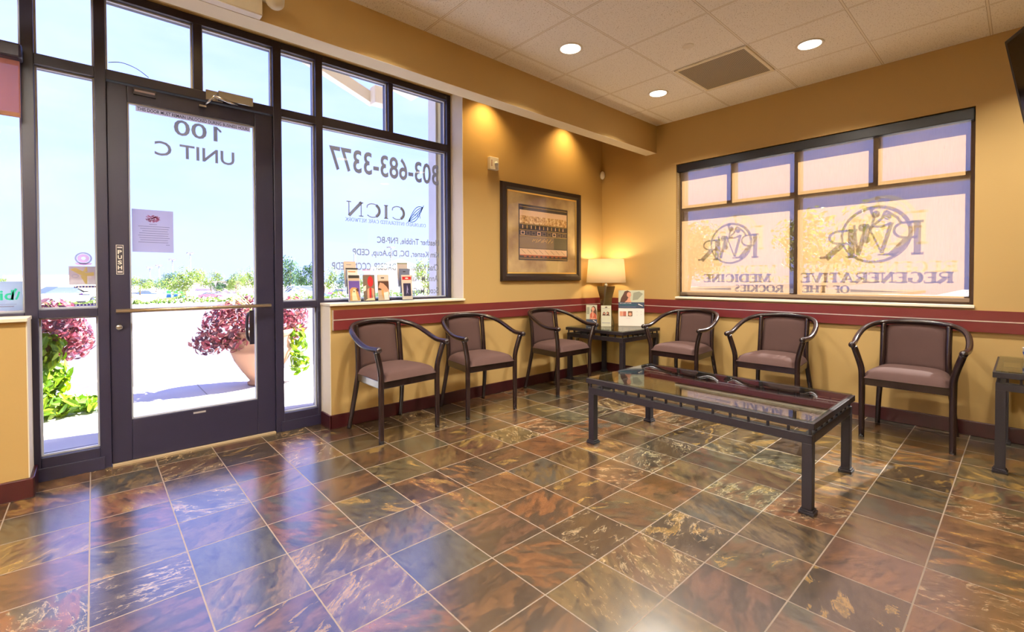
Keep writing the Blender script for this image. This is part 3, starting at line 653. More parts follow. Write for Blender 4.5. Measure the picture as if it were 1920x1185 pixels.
# ------------------------------------------------------------------ steel tables with glass tops
def steel_table(name, x0, x1, y0, y1, top, nx, ny, label, cat):
    cx, cy = (x0+x1)/2, (y0+y1)/2; t = empty(name, (cx, cy, 0), 0, label, cat); w, h = (x1-x0)/2, (y1-y0)/2
    fr = MB(); T = .030
    fr.box(-w, w, -h, -h+T, top-.032, top, STEEL).box(-w, w, h-T, h, top-.032, top, STEEL).box(-w, -w+T, -h+T, h-T, top-.032, top, STEEL).box(w-T, w, -h+T, h-T, top-.032, top, STEEL)
    fr.obj('top_frame', t, bevel=.002)
    g = MB().box(-w+.012, w-.012, -h+.012, h-.012, top+.0005, top+.0085, TGLASS); g.obj('glass_top', t)
    lo = MB(); q = .012; a, b = top-.107, top-.063; W_, H_ = w-q, h-q
    lo.box(-W_, W_, -H_, -H_+.042, a, b, STEEL).box(-W_, W_, H_-.042, H_, a, b, STEEL).box(-W_, -W_+.042, -H_+.042, H_-.042, a, b, STEEL).box(W_-.042, W_, -H_+.042, H_-.042, a, b, STEEL)
    lo.obj('lower_frame', t, bevel=.002)
    sp = []
    for i in range(nx):
        X = -W_+.012+(2*W_-.024)*i/(nx-1)
        sp += [(X, -H_+.012), (X, H_-.012)]
    for i in range(1, ny-1):
        Y = -H_+.012+(2*H_-.024)*i/(ny-1); sp += [(-W_+.012, Y), (W_-.012, Y)]
    for X, Y in sp: MB().box(X-.0055, X+.0055, Y-.0055, Y+.0055, b, top-.032, STEEL).obj('spacer_bar', t)
    for sx_ in (-1, 1):
        for sy_ in (-1, 1):
            X, Y = sx_*(W_-.0225), sy_*(H_-.0225)
            l = MB().box(X-.0225, X+.0225, Y-.0225, Y+.0225, .012, a, STEEL); l.box(X-.0335, X+.0335, Y-.0335, Y+.0335, .002, .014, STEEL).box(X-.0285, X+.0285, Y-.0285, Y+.0285, .014, .024, STEEL)
            l.box(X-.03, X+.03, Y-.03, Y+.03, 0, .002, BLACK); l.obj('leg', t, bevel=.0015)
    return t
steel_table('coffee_table', 1.534, 2.925, 2.532, 3.315, .450, 15, 9, 'long charcoal steel coffee table with a glass top in the middle of the floor', 'coffee table')
steel_table('corner_table', .062, .842, 3.962, 4.662, .590, 9, 8, 'square charcoal steel corner table with a glass top under the lamp', 'side table')
steel_table('side_table', 3.474, 4.25, 3.885, 4.655, .590, 9, 9, 'charcoal steel side table with a glass top cut off at the right edge', 'side table')
TT = .5985
cup = MB().lathe([(0, .002), (.026, .002), (.034, .085), (.036, .088), (.031, .085), (.024, .006), (0, .006)], WHITE, 24); cup.lathe([(.0312, .045), (.0335, .062)], P('blue_cup_band', 70, 90, 160), 24)
tag(cup.obj('cup', loc=(3.625, 4.46, TT)), 'white and blue cup on the side table at the right edge', 'cup')

# ------------------------------------------------------------------ table lamp
LX, LY = .275, 4.43
lp = empty('table_lamp', (LX, LY, TT), math.radians(42), 'lit table lamp with cream drum shade and bronze twisted base on the corner table', 'lamp')
BRZ = mat('olive_bronze_ceramic', (92, 78, 44), .18, spec=.8, coat=.6)
lv = []; lfs = []
prof = [(0, .165), (.03, .160), (.12, .115), (.22, .100), (.32, .112), (.42, .150), (.45, .158)]
sm = []
for i in range(len(prof)-1):
    for k_ in range(4): f_ = k_/4; sm.append((prof[i][0]*(1-f_)+prof[i+1][0]*f_, prof[i][1]*(1-f_)+prof[i+1][1]*f_))
sm.append(prof[-1])
for z, w_ in sm:
    tw = z/.45*math.radians(38)
    for j in range(4):
        for e_ in (-.12, .12):
            a = tw+PI/4+j*PI/2+e_; lv.append((w_*.66*math.cos(a), w_*.66*math.sin(a), z))
n_ = 8; lfs = [(i*n_+j, i*n_+(j+1) % n_, (i+1)*n_+(j+1) % n_, (i+1)*n_+j) for i in range(len(sm)-1) for j in range(n_)]+[tuple(range(n_-1, -1, -1)), tuple(range((len(sm)-1)*n_, len(sm)*n_))]
mb = MB(); mb.add(lv, lfs, BRZ); mb.obj('lamp_base', lp)
MB().tube([(0, 0, .45), (0, 0, .58)], .008, CHROME).lathe([(.022, .452), (.022, .47), (.012, .478)], CHROME, 20).obj('lamp_stem', lp)
SHM, t, b = nodes('linen_lamp_shade'); t.nodes.remove(b)
tl = N(t, 'ShaderNodeBsdfTranslucent'); df = N(t, 'ShaderNodeBsdfDiffuse'); x = N(t, 'ShaderNodeMixShader'); x.inputs[0].default_value = .15
nn = N(t, 'ShaderNodeTexNoise'); nn.inputs['Scale'].default_value = 60; cc = mixc(t, mth(t, 'MULTIPLY', nn.outputs[0], .1), srgb(255, 244, 220), srgb(240, 222, 190))
t.links.new(cc, tl.inputs[0]); t.links.new(cc, df.inputs[0]); t.links.new(tl.outputs[0], x.inputs[1]); t.links.new(df.outputs[0], x.inputs[2]); t.links.new(x.outputs[0], t.nodes['Material Output'].inputs[0])
MB().lathe([(.228, .492), (.205, .764), (.2035, .764), (.2265, .492), (.228, .492)], SHM, 48).obj('lamp_shade', lp)
MB().tube([(-.205, 0, .755), (.205, 0, .755)], .002, CHROME, 6).tube([(0, -.205, .755), (0, .205, .755)], .002, CHROME, 6).tube([(0, 0, .58), (0, 0, .757)], .003, CHROME, 6).obj('shade_carrier', lp)
BULB = mat('lit_bulb', (255, 240, 210), .4, emit=(255, 214, 150), estr=14)
MB().sphere((0, 0, .635), .032, BULB, 16, (1, 1, 1.2)).obj('light_bulb', lp)
ld = bpy.data.lights.new('lamp_light', 'POINT'); ld.energy = LAMP_W; ld.color = (1, .77, .46); ld.shadow_soft_size = .05
lo = bpy.data.objects.new('lamp_light', ld); COL.objects.link(lo); lo.location = (LX, LY, TT+.70)

# ------------------------------------------------------------------ cards and flyers
def card(name, w, h, patches, loc, rz, lean, th=.002, base=PAPER):
    """upright card, local +x is the face, u runs left to right as seen from the front"""
    mb = MB().box(-th, 0, -w/2, w/2, 0, h, base)
    for k_, (kind, m_, *a) in enumerate(patches):
        X = .0004+.00025*k_
        f2 = lambda u, v, X=X: (X, -w/2+u*w, v*h)
        if kind == 'p': mb.poly([f2(*q) for q in a[0]], m_)
        elif kind == 'r': u0, v0, u1, v1 = a; mb.poly([f2(u0, v0), f2(u1, v0), f2(u1, v1), f2(u0, v1)], m_)
        elif kind == 'e': cu_, cv_, ru, rv = a; mb.poly([f2(cu_+ru*math.cos(2*PI*i/16), cv_+rv*math.sin(2*PI*i/16)) for i in range(16)], m_)
        elif kind == 't': s0, u0, v0, u1, v1 = a; text(mb, s0, (u1-u0)*w, (v1-v0)*h, lambda uu, vv, X=X: (X, -w/2+u0*w+uu, v0*h+vv), m_)
    o = mb.obj(name); o.location = loc; o.rotation_euler = (0, lean, rz); return o
SKIN = P('skin_print', 222, 158, 126); HAIR = P('hair_print', 84, 50, 34); SLB = P('slate_blue_print', 52, 66, 88); TEALP = P('teal_print', 30, 120, 132); GRN = P('sage_print', 196, 196, 168); GRD = P('grey_green_print', 150, 150, 128)
cam_yaw = lambda x, y: math.atan2(.0255-y, 3.594-x)
x_, y_ = .575, 4.5
big = [('r', GRN, 0, .665, 1, 1), ('p', GRD, [(.55, .72), (.75, .74), (.95, .9), (.8, .97), (.58, .93)]), ('p', HAIR, [(.06, .665), (.1, .78), (.18, .88), (.24, .97), (.36, .995), (.47, .95), (.5, .86), (.42, .80), (.36, .70), (.3, .665)]), ('e', SKIN, .41, .875, .085, .075), ('p', SKIN, [(.24, .665), (.34, .73), (.38, .80), (.46, .80), (.46, .73), (.52, .665)]), ('p', P('lips_print', 190, 90, 80), [(.40, .845), (.46, .85), (.44, .835)]),
       ('r', SLB, 0, .5, 1, .665), ('t', PAPER, 'RECLAIM YOUR', .05, .625, .5, .65), ('t', TEALP, 'COMPLEXION', .05, .565, .7, .612), ('r', INK, .05, .53, .68, .54), ('p', PAPER, [(.76, .60), (.93, .555), (.95, .565), (.78, .625)]),
       ('r', SKIN, .05, .28, .17, .41), ('r', P('rose_print', 190, 110, 90), .18, .28, .30, .41), ('r', P('brown_print', 110, 74, 44), .37, .28, .54, .415), ('e', SKIN, .455, .33, .06, .045), ('e', INK, .72, .40, .008, .006), ('e', INK, .88, .40, .008, .006), ('e', INK, .88, .33, .008, .006), ('e', INK, .72, .31, .008, .006), ('r', INK, .3, .215, .46, .218)]
tag(card('flyer_stand', .285, .405, big, (x_, y_, TT+.001), cam_yaw(x_, y_)+.02, -.05, .004), 'tall flyer with a smiling woman and blue band, right of the lamp', 'flyer')
x_, y_ = .40, 4.265
mid = [('r', P('sage_card', 206, 204, 176), 0, 0, 1, 1), ('t', HAIR, 'abc', .38, .90, .62, .94) if 0 else ('p', HAIR, [(.36, .90), (.5, .95), (.64, .92), (.6, .89), (.4, .885)]), ('r', INK, .12, .845, .88, .855), ('r', INK, .42, .78, .6, .785), ('p', HAIR, [(.12, .52), (.2, .66), (.3, .70), (.42, .66), (.46, .52)]), ('p', HAIR, [(.46, .52), (.56, .58), (.54, .68), (.68, .71), (.8, .66), (.78, .58), (.88, .52)]), ('e', SKIN, .31, .62, .06, .04), ('e', SKIN, .64, .635, .06, .04), ('r', INK, .1, .155, .9, .175)]
tag(card('narrow_flyer', .112, .235, mid, (x_, y_, TT+.001), cam_yaw(x_, y_), -.06), 'narrow sage card with two dark heads, in front of the lamp base', 'flyer')
x_, y_ = .215, 4.235
lft = [('r', GRN, 0, .30, 1, 1), ('r', GRD, .06, .55, .3, .9), ('p', HAIR, [(.44, .75), (.52, .9), (.68, .96), (.84, .9), (.95, .72), (.98, .45), (.8, .42), (.55, .5)]), ('e', SKIN, .64, .80, .14, .10), ('p', P('coral_dress', 196, 96, 66), [(.35, .30), (.36, .55), (.52, .66), (.8, .6), (.95, .5), (.98, .30)]), ('p', SKIN, [(.55, .70), (.66, .72), (.7, .50), (.62, .36), (.56, .38)]), ('p', SKIN, [(.4, .38), (.86, .34), (.88, .28), (.4, .31)]), ('r', SLB, 0, 0, 1, .30), ('p', PAPER, [(.62, .24), (.92, .15), (.94, .18), (.66, .27)]), ('r', PAPER, .2, .1, .75, .12)]
tag(card('narrow_flyer', .125, .235, lft, (x_, y_, TT+.001), cam_yaw(x_, y_)-.12, -.06), 'small flyer of a seated woman in coral, left of the lamp', 'flyer')

# brochures in clear racks on the sill
PUR = P('purple_print', 104, 78, 158); DOG = P('dog_fur_print', 214, 160, 98); DOGL = P('pale_fur_print', 240, 220, 180); BRN = P('umber_print', 82, 52, 34); CRED = P('scarlet_print', 200, 36, 40); TANP = P('tan_print', 206, 176, 148); DK = P('charcoal_print', 48, 44, 40); LTAN = P('beige_card', 222, 204, 186); SLT = P('slate_card', 110, 116, 140); IND = P('indigo_print', 38, 34, 66)
def rack(y, tiers, label):
    t = empty('brochure_rack', (-.035, y, .957), 0, label, 'brochure holder', 'clear brochure racks on the window sill')
    for i in range(tiers):
        o = .038*i; b = MB(); w_ = .056
        b.box(-.034-o, -.031-o, -w_, w_, .004+.055*i, .12+.055*i, ACRYL).box(.010-o, .0125-o, -w_, w_, .004+.055*i, .055+.055*i, ACRYL).box(-.034-o, .0125-o, -w_, w_, .001+.055*i, .004+.055*i, ACRYL)
        b.box(-.034-o, .0125-o, -w_-.002, -w_, .001+.055*i, .07+.055*i, ACRYL).box(-.034-o, .0125-o, w_, w_+.002, .001+.055*i, .07+.055*i, ACRYL); b.obj('pocket', t)
    if tiers > 1:
        for q in (-.058, .056): MB().box(-.034-.038*(tiers-1), -.033, q, q+.002, .001, .055*(tiers-1), ACRYL).obj('side_support', t)
    return t
def broch(y, tier, patches, label, h=.215, base=PAPER, w=.10, dy=0):
    o = card('brochure', w, h, patches, (-.035-.012-.038*tier, y+dy, .957+.006+.055*tier), 0, -.10, .003, base)
    return tag(o, label, 'brochure', 'brochures in the sill racks')
RY = [1.565, 1.69, 1.815, 2.035]
rack(RY[0], 3, 'left three-tier clear brochure rack on the window sill'); rack(RY[1], 1, 'clear single rack holding the red hat brochure'); rack(RY[2], 1, 'clear single rack holding the kneading hands brochure'); rack(RY[3], 3, 'right three-tier clear brochure rack on the window sill')
broch(RY[0], 0, [('r', DK, .05, .87, .95, .98), ('r', P('sand_print', 214, 190, 160), .05, .78, .95, .87), ('r', PUR, .05, .02, .95, .77), ('p', DOG, [(.1, .02), (.14, .3), (.12, .44), (.3, .52), (.6, .52), (.82, .46), (.8, .36), (.92, .12), (.94, .02)]), ('p', DOGL, [(.3, .04), (.3, .3), (.42, .46), (.58, .46), (.62, .3), (.74, .04)]), ('p', BRN, [(.62, .46), (.8, .5), (.86, .38), (.72, .36)]), ('e', BRN, .46, .37, .05, .03)], 'brochure with a tan puppy on purple')
broch(RY[0], 1, [('r', DK, 0, .94, 1, 1), ('r', P('orange_print', 220, 150, 90), .2, .84, .8, .88), ('r', SLT, 0, 0, .12, .93)], 'cream brochure with a black top edge, just behind the puppy brochure')
broch(RY[0], 2, [('r', INK, .2, .86, .6, .88), ('r', INK, .3, .72, .75, .75)], 'plain beige brochure, topmost in the left rack', base=LTAN)
broch(RY[1], 0, [('r', P('speckled_print', 120, 100, 84), 0, 0, 1, 1), ('p', PAPER, [(0, .55), (.25, .6), (.22, .4), (0, .36)]), ('e', CRED, .62, .74, .25, .21), ('p', CRED, [(.5, .1), (.52, .5), (.68, .5), (.66, .1)]), ('p', SKIN, [(.7, .5), (.9, .46), (.92, .1), (.76, .1)]), ('p', SKIN, [(.3, .1), (.34, .44), (.5, .5), (.48, .1)]), ('p', DOGL, [(.1, .02), (.4, .1), (.9, .12), (.95, .02)])], 'brochure with a large scarlet disc and figure')
broch(RY[2], 0, [('r', TANP, 0, 0, 1, 1), ('r', LTAN, .08, .78, .98, .98), ('r', DK, .3, .86, .6, .90), ('r', BRN, .02, .4, .98, .75), ('p', SKIN, [(.05, .5), (.2, .7), (.5, .66), (.8, .52), (.95, .4), (.8, .3), (.5, .4), (.3, .45)]), ('p', DOG, [(.3, .45), (.5, .4), (.48, .05), (.34, .2)]), ('p', PAPER, [(.5, .3), (.9, .34), (.95, .02), (.55, .02)])], 'brochure showing kneading hands')
broch(RY[3], 0, [('r', CRED, .08, .80, .92, .93), ('e', PAPER, .5, .865, .16, .03), ('r', IND, .14, .14, .86, .66), ('p', P('lilac_print', 150, 146, 190), [(.4, .2), (.5, .6), (.6, .4), (.52, .34), (.62, .2), (.5, .3)])], 'brochure with a red bar and dark indigo square', base=LTAN)
broch(RY[3], 1, [('r', GREYL, .35, .86, .6, .90)], 'slate blue brochure in the right rack behind the indigo one', base=SLT)
broch(RY[3], 2, [('r', GRD, 0, .93, 1, 1)], 'beige brochure, topmost in the right rack', base=P('taupe_card', 200, 186, 180))

# ------------------------------------------------------------------ framed art on the left wall
fa = empty('framed_picture', (XA, 3.64, 1.62), 0, 'large framed abstract picture in tan and black above the third armchair', 'picture')
PW, PH = .612, .505; BKF = mat('dark_walnut_frame', (36, 26, 24), .3, var=.15); GOLD = mat('gold_lip', (214, 176, 96), .3, metal=.7)
def ring(mb, w0, h0, w1, h1, x0, x1, m_):
    A_ = [(-w0, -h0), (w0, -h0), (w0, h0), (-w0, h0)]; B_ = [(-w1, -h1), (w1, -h1), (w1, h1), (-w1, h1)]
    vs = [(x0, *p) for p in A_]+[(x1, *p) for p in B_]
    mb.add(vs, [(i, (i+1) % 4, 4+(i+1) % 4, 4+i) for i in range(4)], m_)
mb = MB(); ring(mb, PW, PH, PW-.008, PH-.008, .0, .032, BKF); ring(mb, PW-.008, PH-.008, PW-.05, PH-.05, .032, .036, BKF); ring(mb, PW-.05, PH-.05, PW-.078, PH-.078, .036, .020, BKF); mb.box(0, .004, -PW+.01, PW-.01, -PH+.01, PH-.01, BKF); mb.obj('picture_frame', fa)
mb = MB(); ring(mb, PW-.078, PH-.078, PW-.092, PH-.092, .024, .016, GOLD); mb.obj('gold_lip', fa)
mm, t, b = nodes('mottled_mat'); g = N(t, 'ShaderNodeTexCoord'); n = N(t, 'ShaderNodeTexNoise'); n.inputs['Scale'].default_value = 3.5; n.inputs['Detail'].default_value = 6; t.links.new(g.outputs['Object'], n.inputs[0])
t.links.new(ramp(t, n.outputs[0], [(.35, srgb(150, 116, 70)), (.65, srgb(204, 172, 112))]), b.inputs['Base Color']); b.inputs['Roughness'].default_value = .6
mb = MB().box(.008, .011, -PW+.08, PW-.08, -PH+.08, PH-.08, mm); mb.obj('mat_board', fa)
am, t, b = nodes('gold_leaf_print'); g = N(t, 'ShaderNodeTexCoord'); n = N(t, 'ShaderNodeTexNoise'); n.inputs['Scale'].default_value = 28; n.inputs['Detail'].default_value = 8; n.inputs['Roughness'].default_value = .8; t.links.new(g.outputs['Object'], n.inputs[0])
t.links.new(ramp(t, n.outputs[0], [(.36, srgb(90, 60, 30)), (.48, srgb(196, 140, 70)), (.6, srgb(236, 206, 150))]), b.inputs['Base Color']); b.inputs['Roughness'].default_value = .5
INKB = mat('print_black', (52, 42, 36), .5); PEA = P('peach_print', 226, 184, 140); OLV = P('olive_print', 84, 76, 50); TPE = P('taupe_print', 128, 104, 76)
mb = MB(); y0, y1, z0, z1 = -.37, .39, -.285, .30
def rp(a, b2, c0, c1, m_, k_): X = .0113+.0003*k_; mb.poly([(X, y0+a*(y1-y0), z0+c0*(z1-z0)), (X, y0+b2*(y1-y0), z0+c0*(z1-z0)), (X, y0+b2*(y1-y0), z0+c1*(z1-z0)), (X, y0+a*(y1-y0), z0+c1*(z1-z0))], m_)
rp(0, 1, 0, 1, INKB, 0); rp(.02, .98, .80, .90, PEA, 1); rp(.02, .98, .66, .80, am, 1); rp(.02, .98, .955, .962, GOLD, 1); rp(.02, .98, .645, .652, GOLD, 2); rp(.02, .98, .54, .547, GOLD, 2); rp(.02, .98, .44, .447, GOLD, 2)
for i in range(11): rp(.07+.082*i, .085+.082*i, .57, .63, GOLD if i % 2 else PEA, 2)
for i in range(9):
    a = .04+.105*i; rp(a, a+.075, .46, .525, PEA if i % 3 == 0 else TPE, 2); rp(a+.012, a+.063, .472, .512, INKB, 3)
rp(.02, .70, .22, .44, TPE, 1); rp(.70, .98, .22, .44, OLV, 1); rp(.02, .98, .10, .21, PEA, 1); rp(.02, .98, .085, .10, P('rust_print', 190, 96, 56), 2)
for i in range(9): rp(.1+.09*i, .15+.09*i, .055, .08, P('rust_print2', 150, 80, 40), 2)
rp(.02, .98, .03, .036, GOLD, 2)
for i in range(12): band(mb, [(y0+(.26+.035*i)*(y1-y0), z0+(.34+.02*math.sin(i*2))*(z1-z0)), (y0+(.29+.035*i)*(y1-y0), z0+(.39-.02*math.sin(i*3))*(z1-z0))], .006, lambda u, v: (.0122, u, v), GOLD)
for i in range(8): band(mb, [(y0+(.05+.115*i)*(y1-y0), z0+.19*(z1-z0)), (y0+(.13+.115*i)*(y1-y0), z0+.12*(z1-z0))], .004, lambda u, v: (.0122, u, v), TPE)
mb.obj('art_print', fa)
MB().box(.0145, .0165, -PW+.08, PW-.08, -PH+.08, PH-.08, glass('picture_glass', 1.5)).obj('picture_glass', fa)

# ------------------------------------------------------------------ small wall devices
al = empty('alarm_strobe', (XA, 2.925, 2.27), 0, 'small white fire alarm strobe on the wall left of the picture', 'alarm')
MB().box(0, .045, -.055, .055, -.062, .062, WHITE).obj('housing', al, bevel=.006)
MB().lathe([(0, .014), (.016, .012), (.022, 0)], GASK, 16).obj('strobe_lens', al, loc=(.045, .022, 0)).rotation_euler = (0, PI/2, 0)
mb = MB()
for i in range(5): mb.box(.045, .0465, -.04, -.03, -.03+.013*i, -.024+.013*i, P('dark_red_print', 150, 70, 50))
mb.obj('printed_word', al)
mo = MB().sphere((0, 0, 0), .05, WHITE, 20, (.62, .62, 1.0)); tag(mo.obj('motion_sensor', loc=(XA+.03, YB-.03, 2.41)), 'white oval motion sensor high in the corner of the room', 'sensor')
ou = empty('wall_outlet', (XA, 4.20, .40), 0, 'cream electrical outlet with brown cord on the wall behind the corner table', 'outlet')
MB().box(0, .006, -.036, .036, -.058, .058, CREAM).obj('cover_plate', ou, bevel=.002); MB().box(.006, .03, -.014, .014, .012, .040, BRZ).obj('plug', ou, bevel=.004)
mb = MB().box(.006, .0065, -.014, .014, -.036, -.010, GRY); mb.obj('socket', ou)
cd = smooth_path([(XA+.03, 4.20, .426), (XA+.05, 4.25, .40), (XA+.045, 4.31, .30), (XA+.04, 4.335, .16), (XA+.05, 4.35, .06), (XA+.04, 4.37, .05), (XA+.04, 4.36, .14), (XA+.018, 4.39, .35), (XA+.014, 4.42, .50), (XA+.012, 4.43, .56), (XA+.012, 4.44, .60)], 6)
cdo = MB().tube([p-Vector((XA, 4.20, .40)) for p in cd], .003, mat('brown_cord', (110, 60, 40), .5), 8).obj('power_cord', ou); tag(cdo, 'brown cord looping down')

# ------------------------------------------------------------------ ceiling fixtures
LENS = mat('lit_lens', (255, 250, 240), .5, emit=(255, 244, 226), estr=7)
def can(x, y, z, label, power=CAN_W, seen=True, r=.08, size=.13, col=(1, .92, .81)):
    t = empty('downlight', (x, y, z), 0, label, 'ceiling light', 'recessed downlights')
    MB().lathe([(r+.012, 0), (r+.010, -.006), (r, -.007), (r-.006, -.003)], WHITE, 36).obj('trim_ring', t)
    MB().lathe([(0, -.003), (r-.006, -.003)], LENS, 36).obj('lens', t)
    l = bpy.data.lights.new('downlight_lamp', 'AREA'); l.shape = 'DISK'; l.size = size; l.energy = power; l.color = col; l.spread = math.radians(125)
    o = bpy.data.objects.new('downlight_lamp', l); COL.objects.link(o); o.location = (x, y, z-.012)
    return t
can(1.297, 2.643, ZC, 'leftmost of the three lit round ceiling lights'); can(1.288, 3.870, ZC, 'small lit round ceiling light nearest the room corner'); can(2.516, 3.885, ZC, 'lit round ceiling light to the right of the air vent')
for i, (x, y) in enumerate([(2.516, 2.643), (3.74, 3.885), (1.297, 1.42), (1.297, .2), (1.297, -1.02), (2.516, -2.0), (3.74, -2.0), (1.297, -3.2), (3.4, -3.4)]):  # extra unseen cans, added to raise the brightness of the room
    can(x, y, ZC, 'round ceiling light outside the view, added to brighten the room')
# wall washers hidden in the cove behind the beam
for y in (2.83, 3.98, 1.65, .5, -.7):
    t = empty('cove_downlight', (.20, y, 2.97), 0, 'recessed wall washer in the cove behind the beam', 'ceiling light', 'wall washers in the cove')
    MB().lathe([(.062, 0), (.060, -.006), (.05, -.006)], WHITE, 24).obj('trim_ring', t)
    l = bpy.data.lights.new('cove_lamp', 'SPOT'); l.energy = WASH_W if y > 2.6 else WASH_W*.5; l.color = (1, .66, .26); l.spot_size = math.radians(112); l.spot_blend = 1.0; l.shadow_soft_size = .03
    o = bpy.data.objects.new('cove_lamp', l); COL.objects.link(o); o.location = (.20, y, 2.955); o.rotation_euler = (0, math.radians(6), 0)
# made-up uplight pendants, unseen behind the camera, added to fill the room
for y in (-1.0, -2.9):
    t = empty('added_fill_light', (2.6, y, 2.30), 0, 'long white uplight trough behind the camera, added to brighten the room', 'fill light', 'added fill lights')
    MB().box(-1.3, 1.3, -.09, .09, -.05, -.03, WHITE).box(-1.3, 1.3, -.09, -.08, -.03, .05, WHITE).box(-1.3, 1.3, .08, .09, -.03, .05, WHITE).obj('trough', t)
    MB().tube([(-1, 0, -.03), (-1, 0, .545)], .003, CHROME, 6).obj('cable', t); MB().tube([(1, 0, -.03), (1, 0, .545)], .003, CHROME, 6).obj('cable', t)
    MB().tube([(-1.25, 0, -.012), (1.25, 0, -.012)], .012, LENS, 10).obj('fill_tube', t)
    l = bpy.data.lights.new('added_fill_lamp', 'AREA'); l.shape = 'RECTANGLE'; l.size = 2.5; l.size_y = .12; l.energy = FILL_W; l.color = (1, .94, .86)
    o = bpy.data.objects.new('added_fill_lamp', l); COL.objects.link(o); o.location = (2.6, y, 2.32); o.rotation_euler = (PI, 0, 0)
# air vent
VM, t, b = nodes('perforated_grille'); g = N(t, 'ShaderNodeTexCoord'); s = N(t, 'ShaderNodeSeparateXYZ'); t.links.new(g.outputs['Object'], s.inputs[0])
hx = mth(t, 'ABSOLUTE', mth(t, 'SINE', mth(t, 'MULTIPLY', s.outputs[0], 260))); hy = mth(t, 'ABSOLUTE', mth(t, 'SINE', mth(t, 'MULTIPLY', s.outputs[1], 260)))
t.links.new(mixc(t, mth(t, 'GREATER_THAN', mth(t, 'MULTIPLY', hx, hy), .35), srgb(176, 160, 128), srgb(84, 74, 58)), b.inputs['Base Color']); b.inputs['Roughness'].default_value = .6
vt = empty('air_vent', (1.911, 3.838, ZC), 0, 'square grey perforated air vent in the ceiling', 'vent')
MB().box(-.262, .262, -.266, .266, -.010, -.004, VM).obj('grille', vt)
mb = MB(); 
for a in ((-.285, .285, -.29, -.266), (-.285, .285, .266, .29), (-.285, -.262, -.266, .266), (.262, .285, -.266, .266)): mb.box(a[0], a[1], a[2], a[3], -.012, -.0005, CREAM)
mb.obj('vent_frame', vt, bevel=.002)
tag(MB().lathe([(0, -.006), (.032, -.006), (.042, -.003), (.042, 0)], WHITE, 28).obj('sprinkler_cover', loc=(1.905, 3.249, ZC)), 'small round sprinkler cover plate left of the air vent', 'sprinkler')
# exit light over the door with a round lamp head
ex = empty('emergency_light', (.781, .30, 2.545), 0, 'cream box shaped emergency light on the beam above the door', 'emergency light')
MB().box(0, .055, 0, .405, 0, .30, mat('cream_housing', (206, 194, 166), .4)).obj('housing', ex, bevel=.004)
MB().box(.002, .053, .002, .403, -.004, 0, WHITE).obj('bottom_diffuser', ex)
mb = MB(); mb.lathe([(0, .0), (.034, .0), (.044, .015), (.046, .05), (.030, .07)], mat('cream_housing2', (216, 206, 178), .4), 28); mb.obj('lamp_head', ex, loc=(.06, .465, .075)).rotation_euler = (math.radians(15), math.radians(75), 0)
MB().tube([(.03, .405, .10), (.05, .45, .09)], .014, WHITE).obj('lamp_arm', ex)
# television high at right
tv = empty('television', (3.547, 3.5, 2.36), math.radians(-62), 'black wall television cropped by the right edge, tilted downward', 'television')
tt = MB().box(0, 1.05, -.04, 0, -.62, 0, BLACK); tt.obj('cabinet', tv, bevel=.004); MB().box(.02, 1.03, -.0415, -.040, -.60, -.02, mat('black_screen', (6, 6, 8), .1, spec=.8)).obj('screen', tv)
MB().box(.45, .6, 0, .62, -.36, -.22, BLACK).obj('wall_arm', tv)
tv.rotation_euler = (math.radians(9), math.radians(-3), math.radians(-62))

# ================================================================== OUTSIDE
CONC = mat('pale_concrete', (192, 190, 188), .9, spec=.1, var=.05, nscale=3)
ASPH = mat('sun_bleached_asphalt', (82, 81, 88), .95, spec=.05, var=.10, nscale=.8)
LINE = mat('painted_line', (150, 148, 140), .8)
og = MB().box(-2.95, -.30, -30, 40, -.2, -.02, CONC); tag(og.obj('floor_sidewalk'), kind='structure')
mb = MB()
for y in (-.9, .85, 2.6, 4.4): mb.box(-2.95, -.31, y, y+.012, -.0199, -.019, mat('joint_grey', (150, 145, 138), .9))
mb.box(-1.62, -1.608, -6, 8, -.0199, -.019, MATS['joint_grey']); tag(mb.obj('trim_11'), kind='structure')
g2 = MB().box(-27.5, -2.95, -40, 60, -.4, -.15, ASPH); tag(g2.obj('floor_drive'), kind='structure')
g3 = MB(); g3.add([(-27.5, -120, -.15), (-27.5, 200, -.15), (-48, 200, -3.2), (-48, -120, -3.2), (-420, 300, -3.6), (-420, -200, -3.6)], [(0, 3, 2, 1), (3, 5, 4, 2)], CONC); tag(g3.obj('floor_far_lot'), kind='structure')
g4 = MB().box(-.3, 30, YB+.25, 60, -.3, -.05, CONC).box(-2.95, 30, -30, YF-.2, -.3, -.05, CONC); tag(g4.obj('floor_yard'), kind='structure')
mb = MB()
for i in range(9): y = -6+2.8*i; mb.add([(-3.6, y, -.148), (-3.6, y+.1, -.148), (-8.6, y+2.6, -.148), (-8.6, y+2.5, -.148)], [(0, 1, 2, 3)], LINE)
tag(mb.obj('trim_12'), kind='structure')
# outside pier to the right of the glazing
pr = MB().box(-.48, -.30, 2.62, 3.0, 0, 4.0, mat('olive_stucco', (186, 176, 140), .9)).box(-.62, -.48, 2.60, 3.02, 0, 4.0, mat('pale_stucco', (214, 218, 226), .9)); tag(pr.obj('wall_outside_pier'), kind='structure')
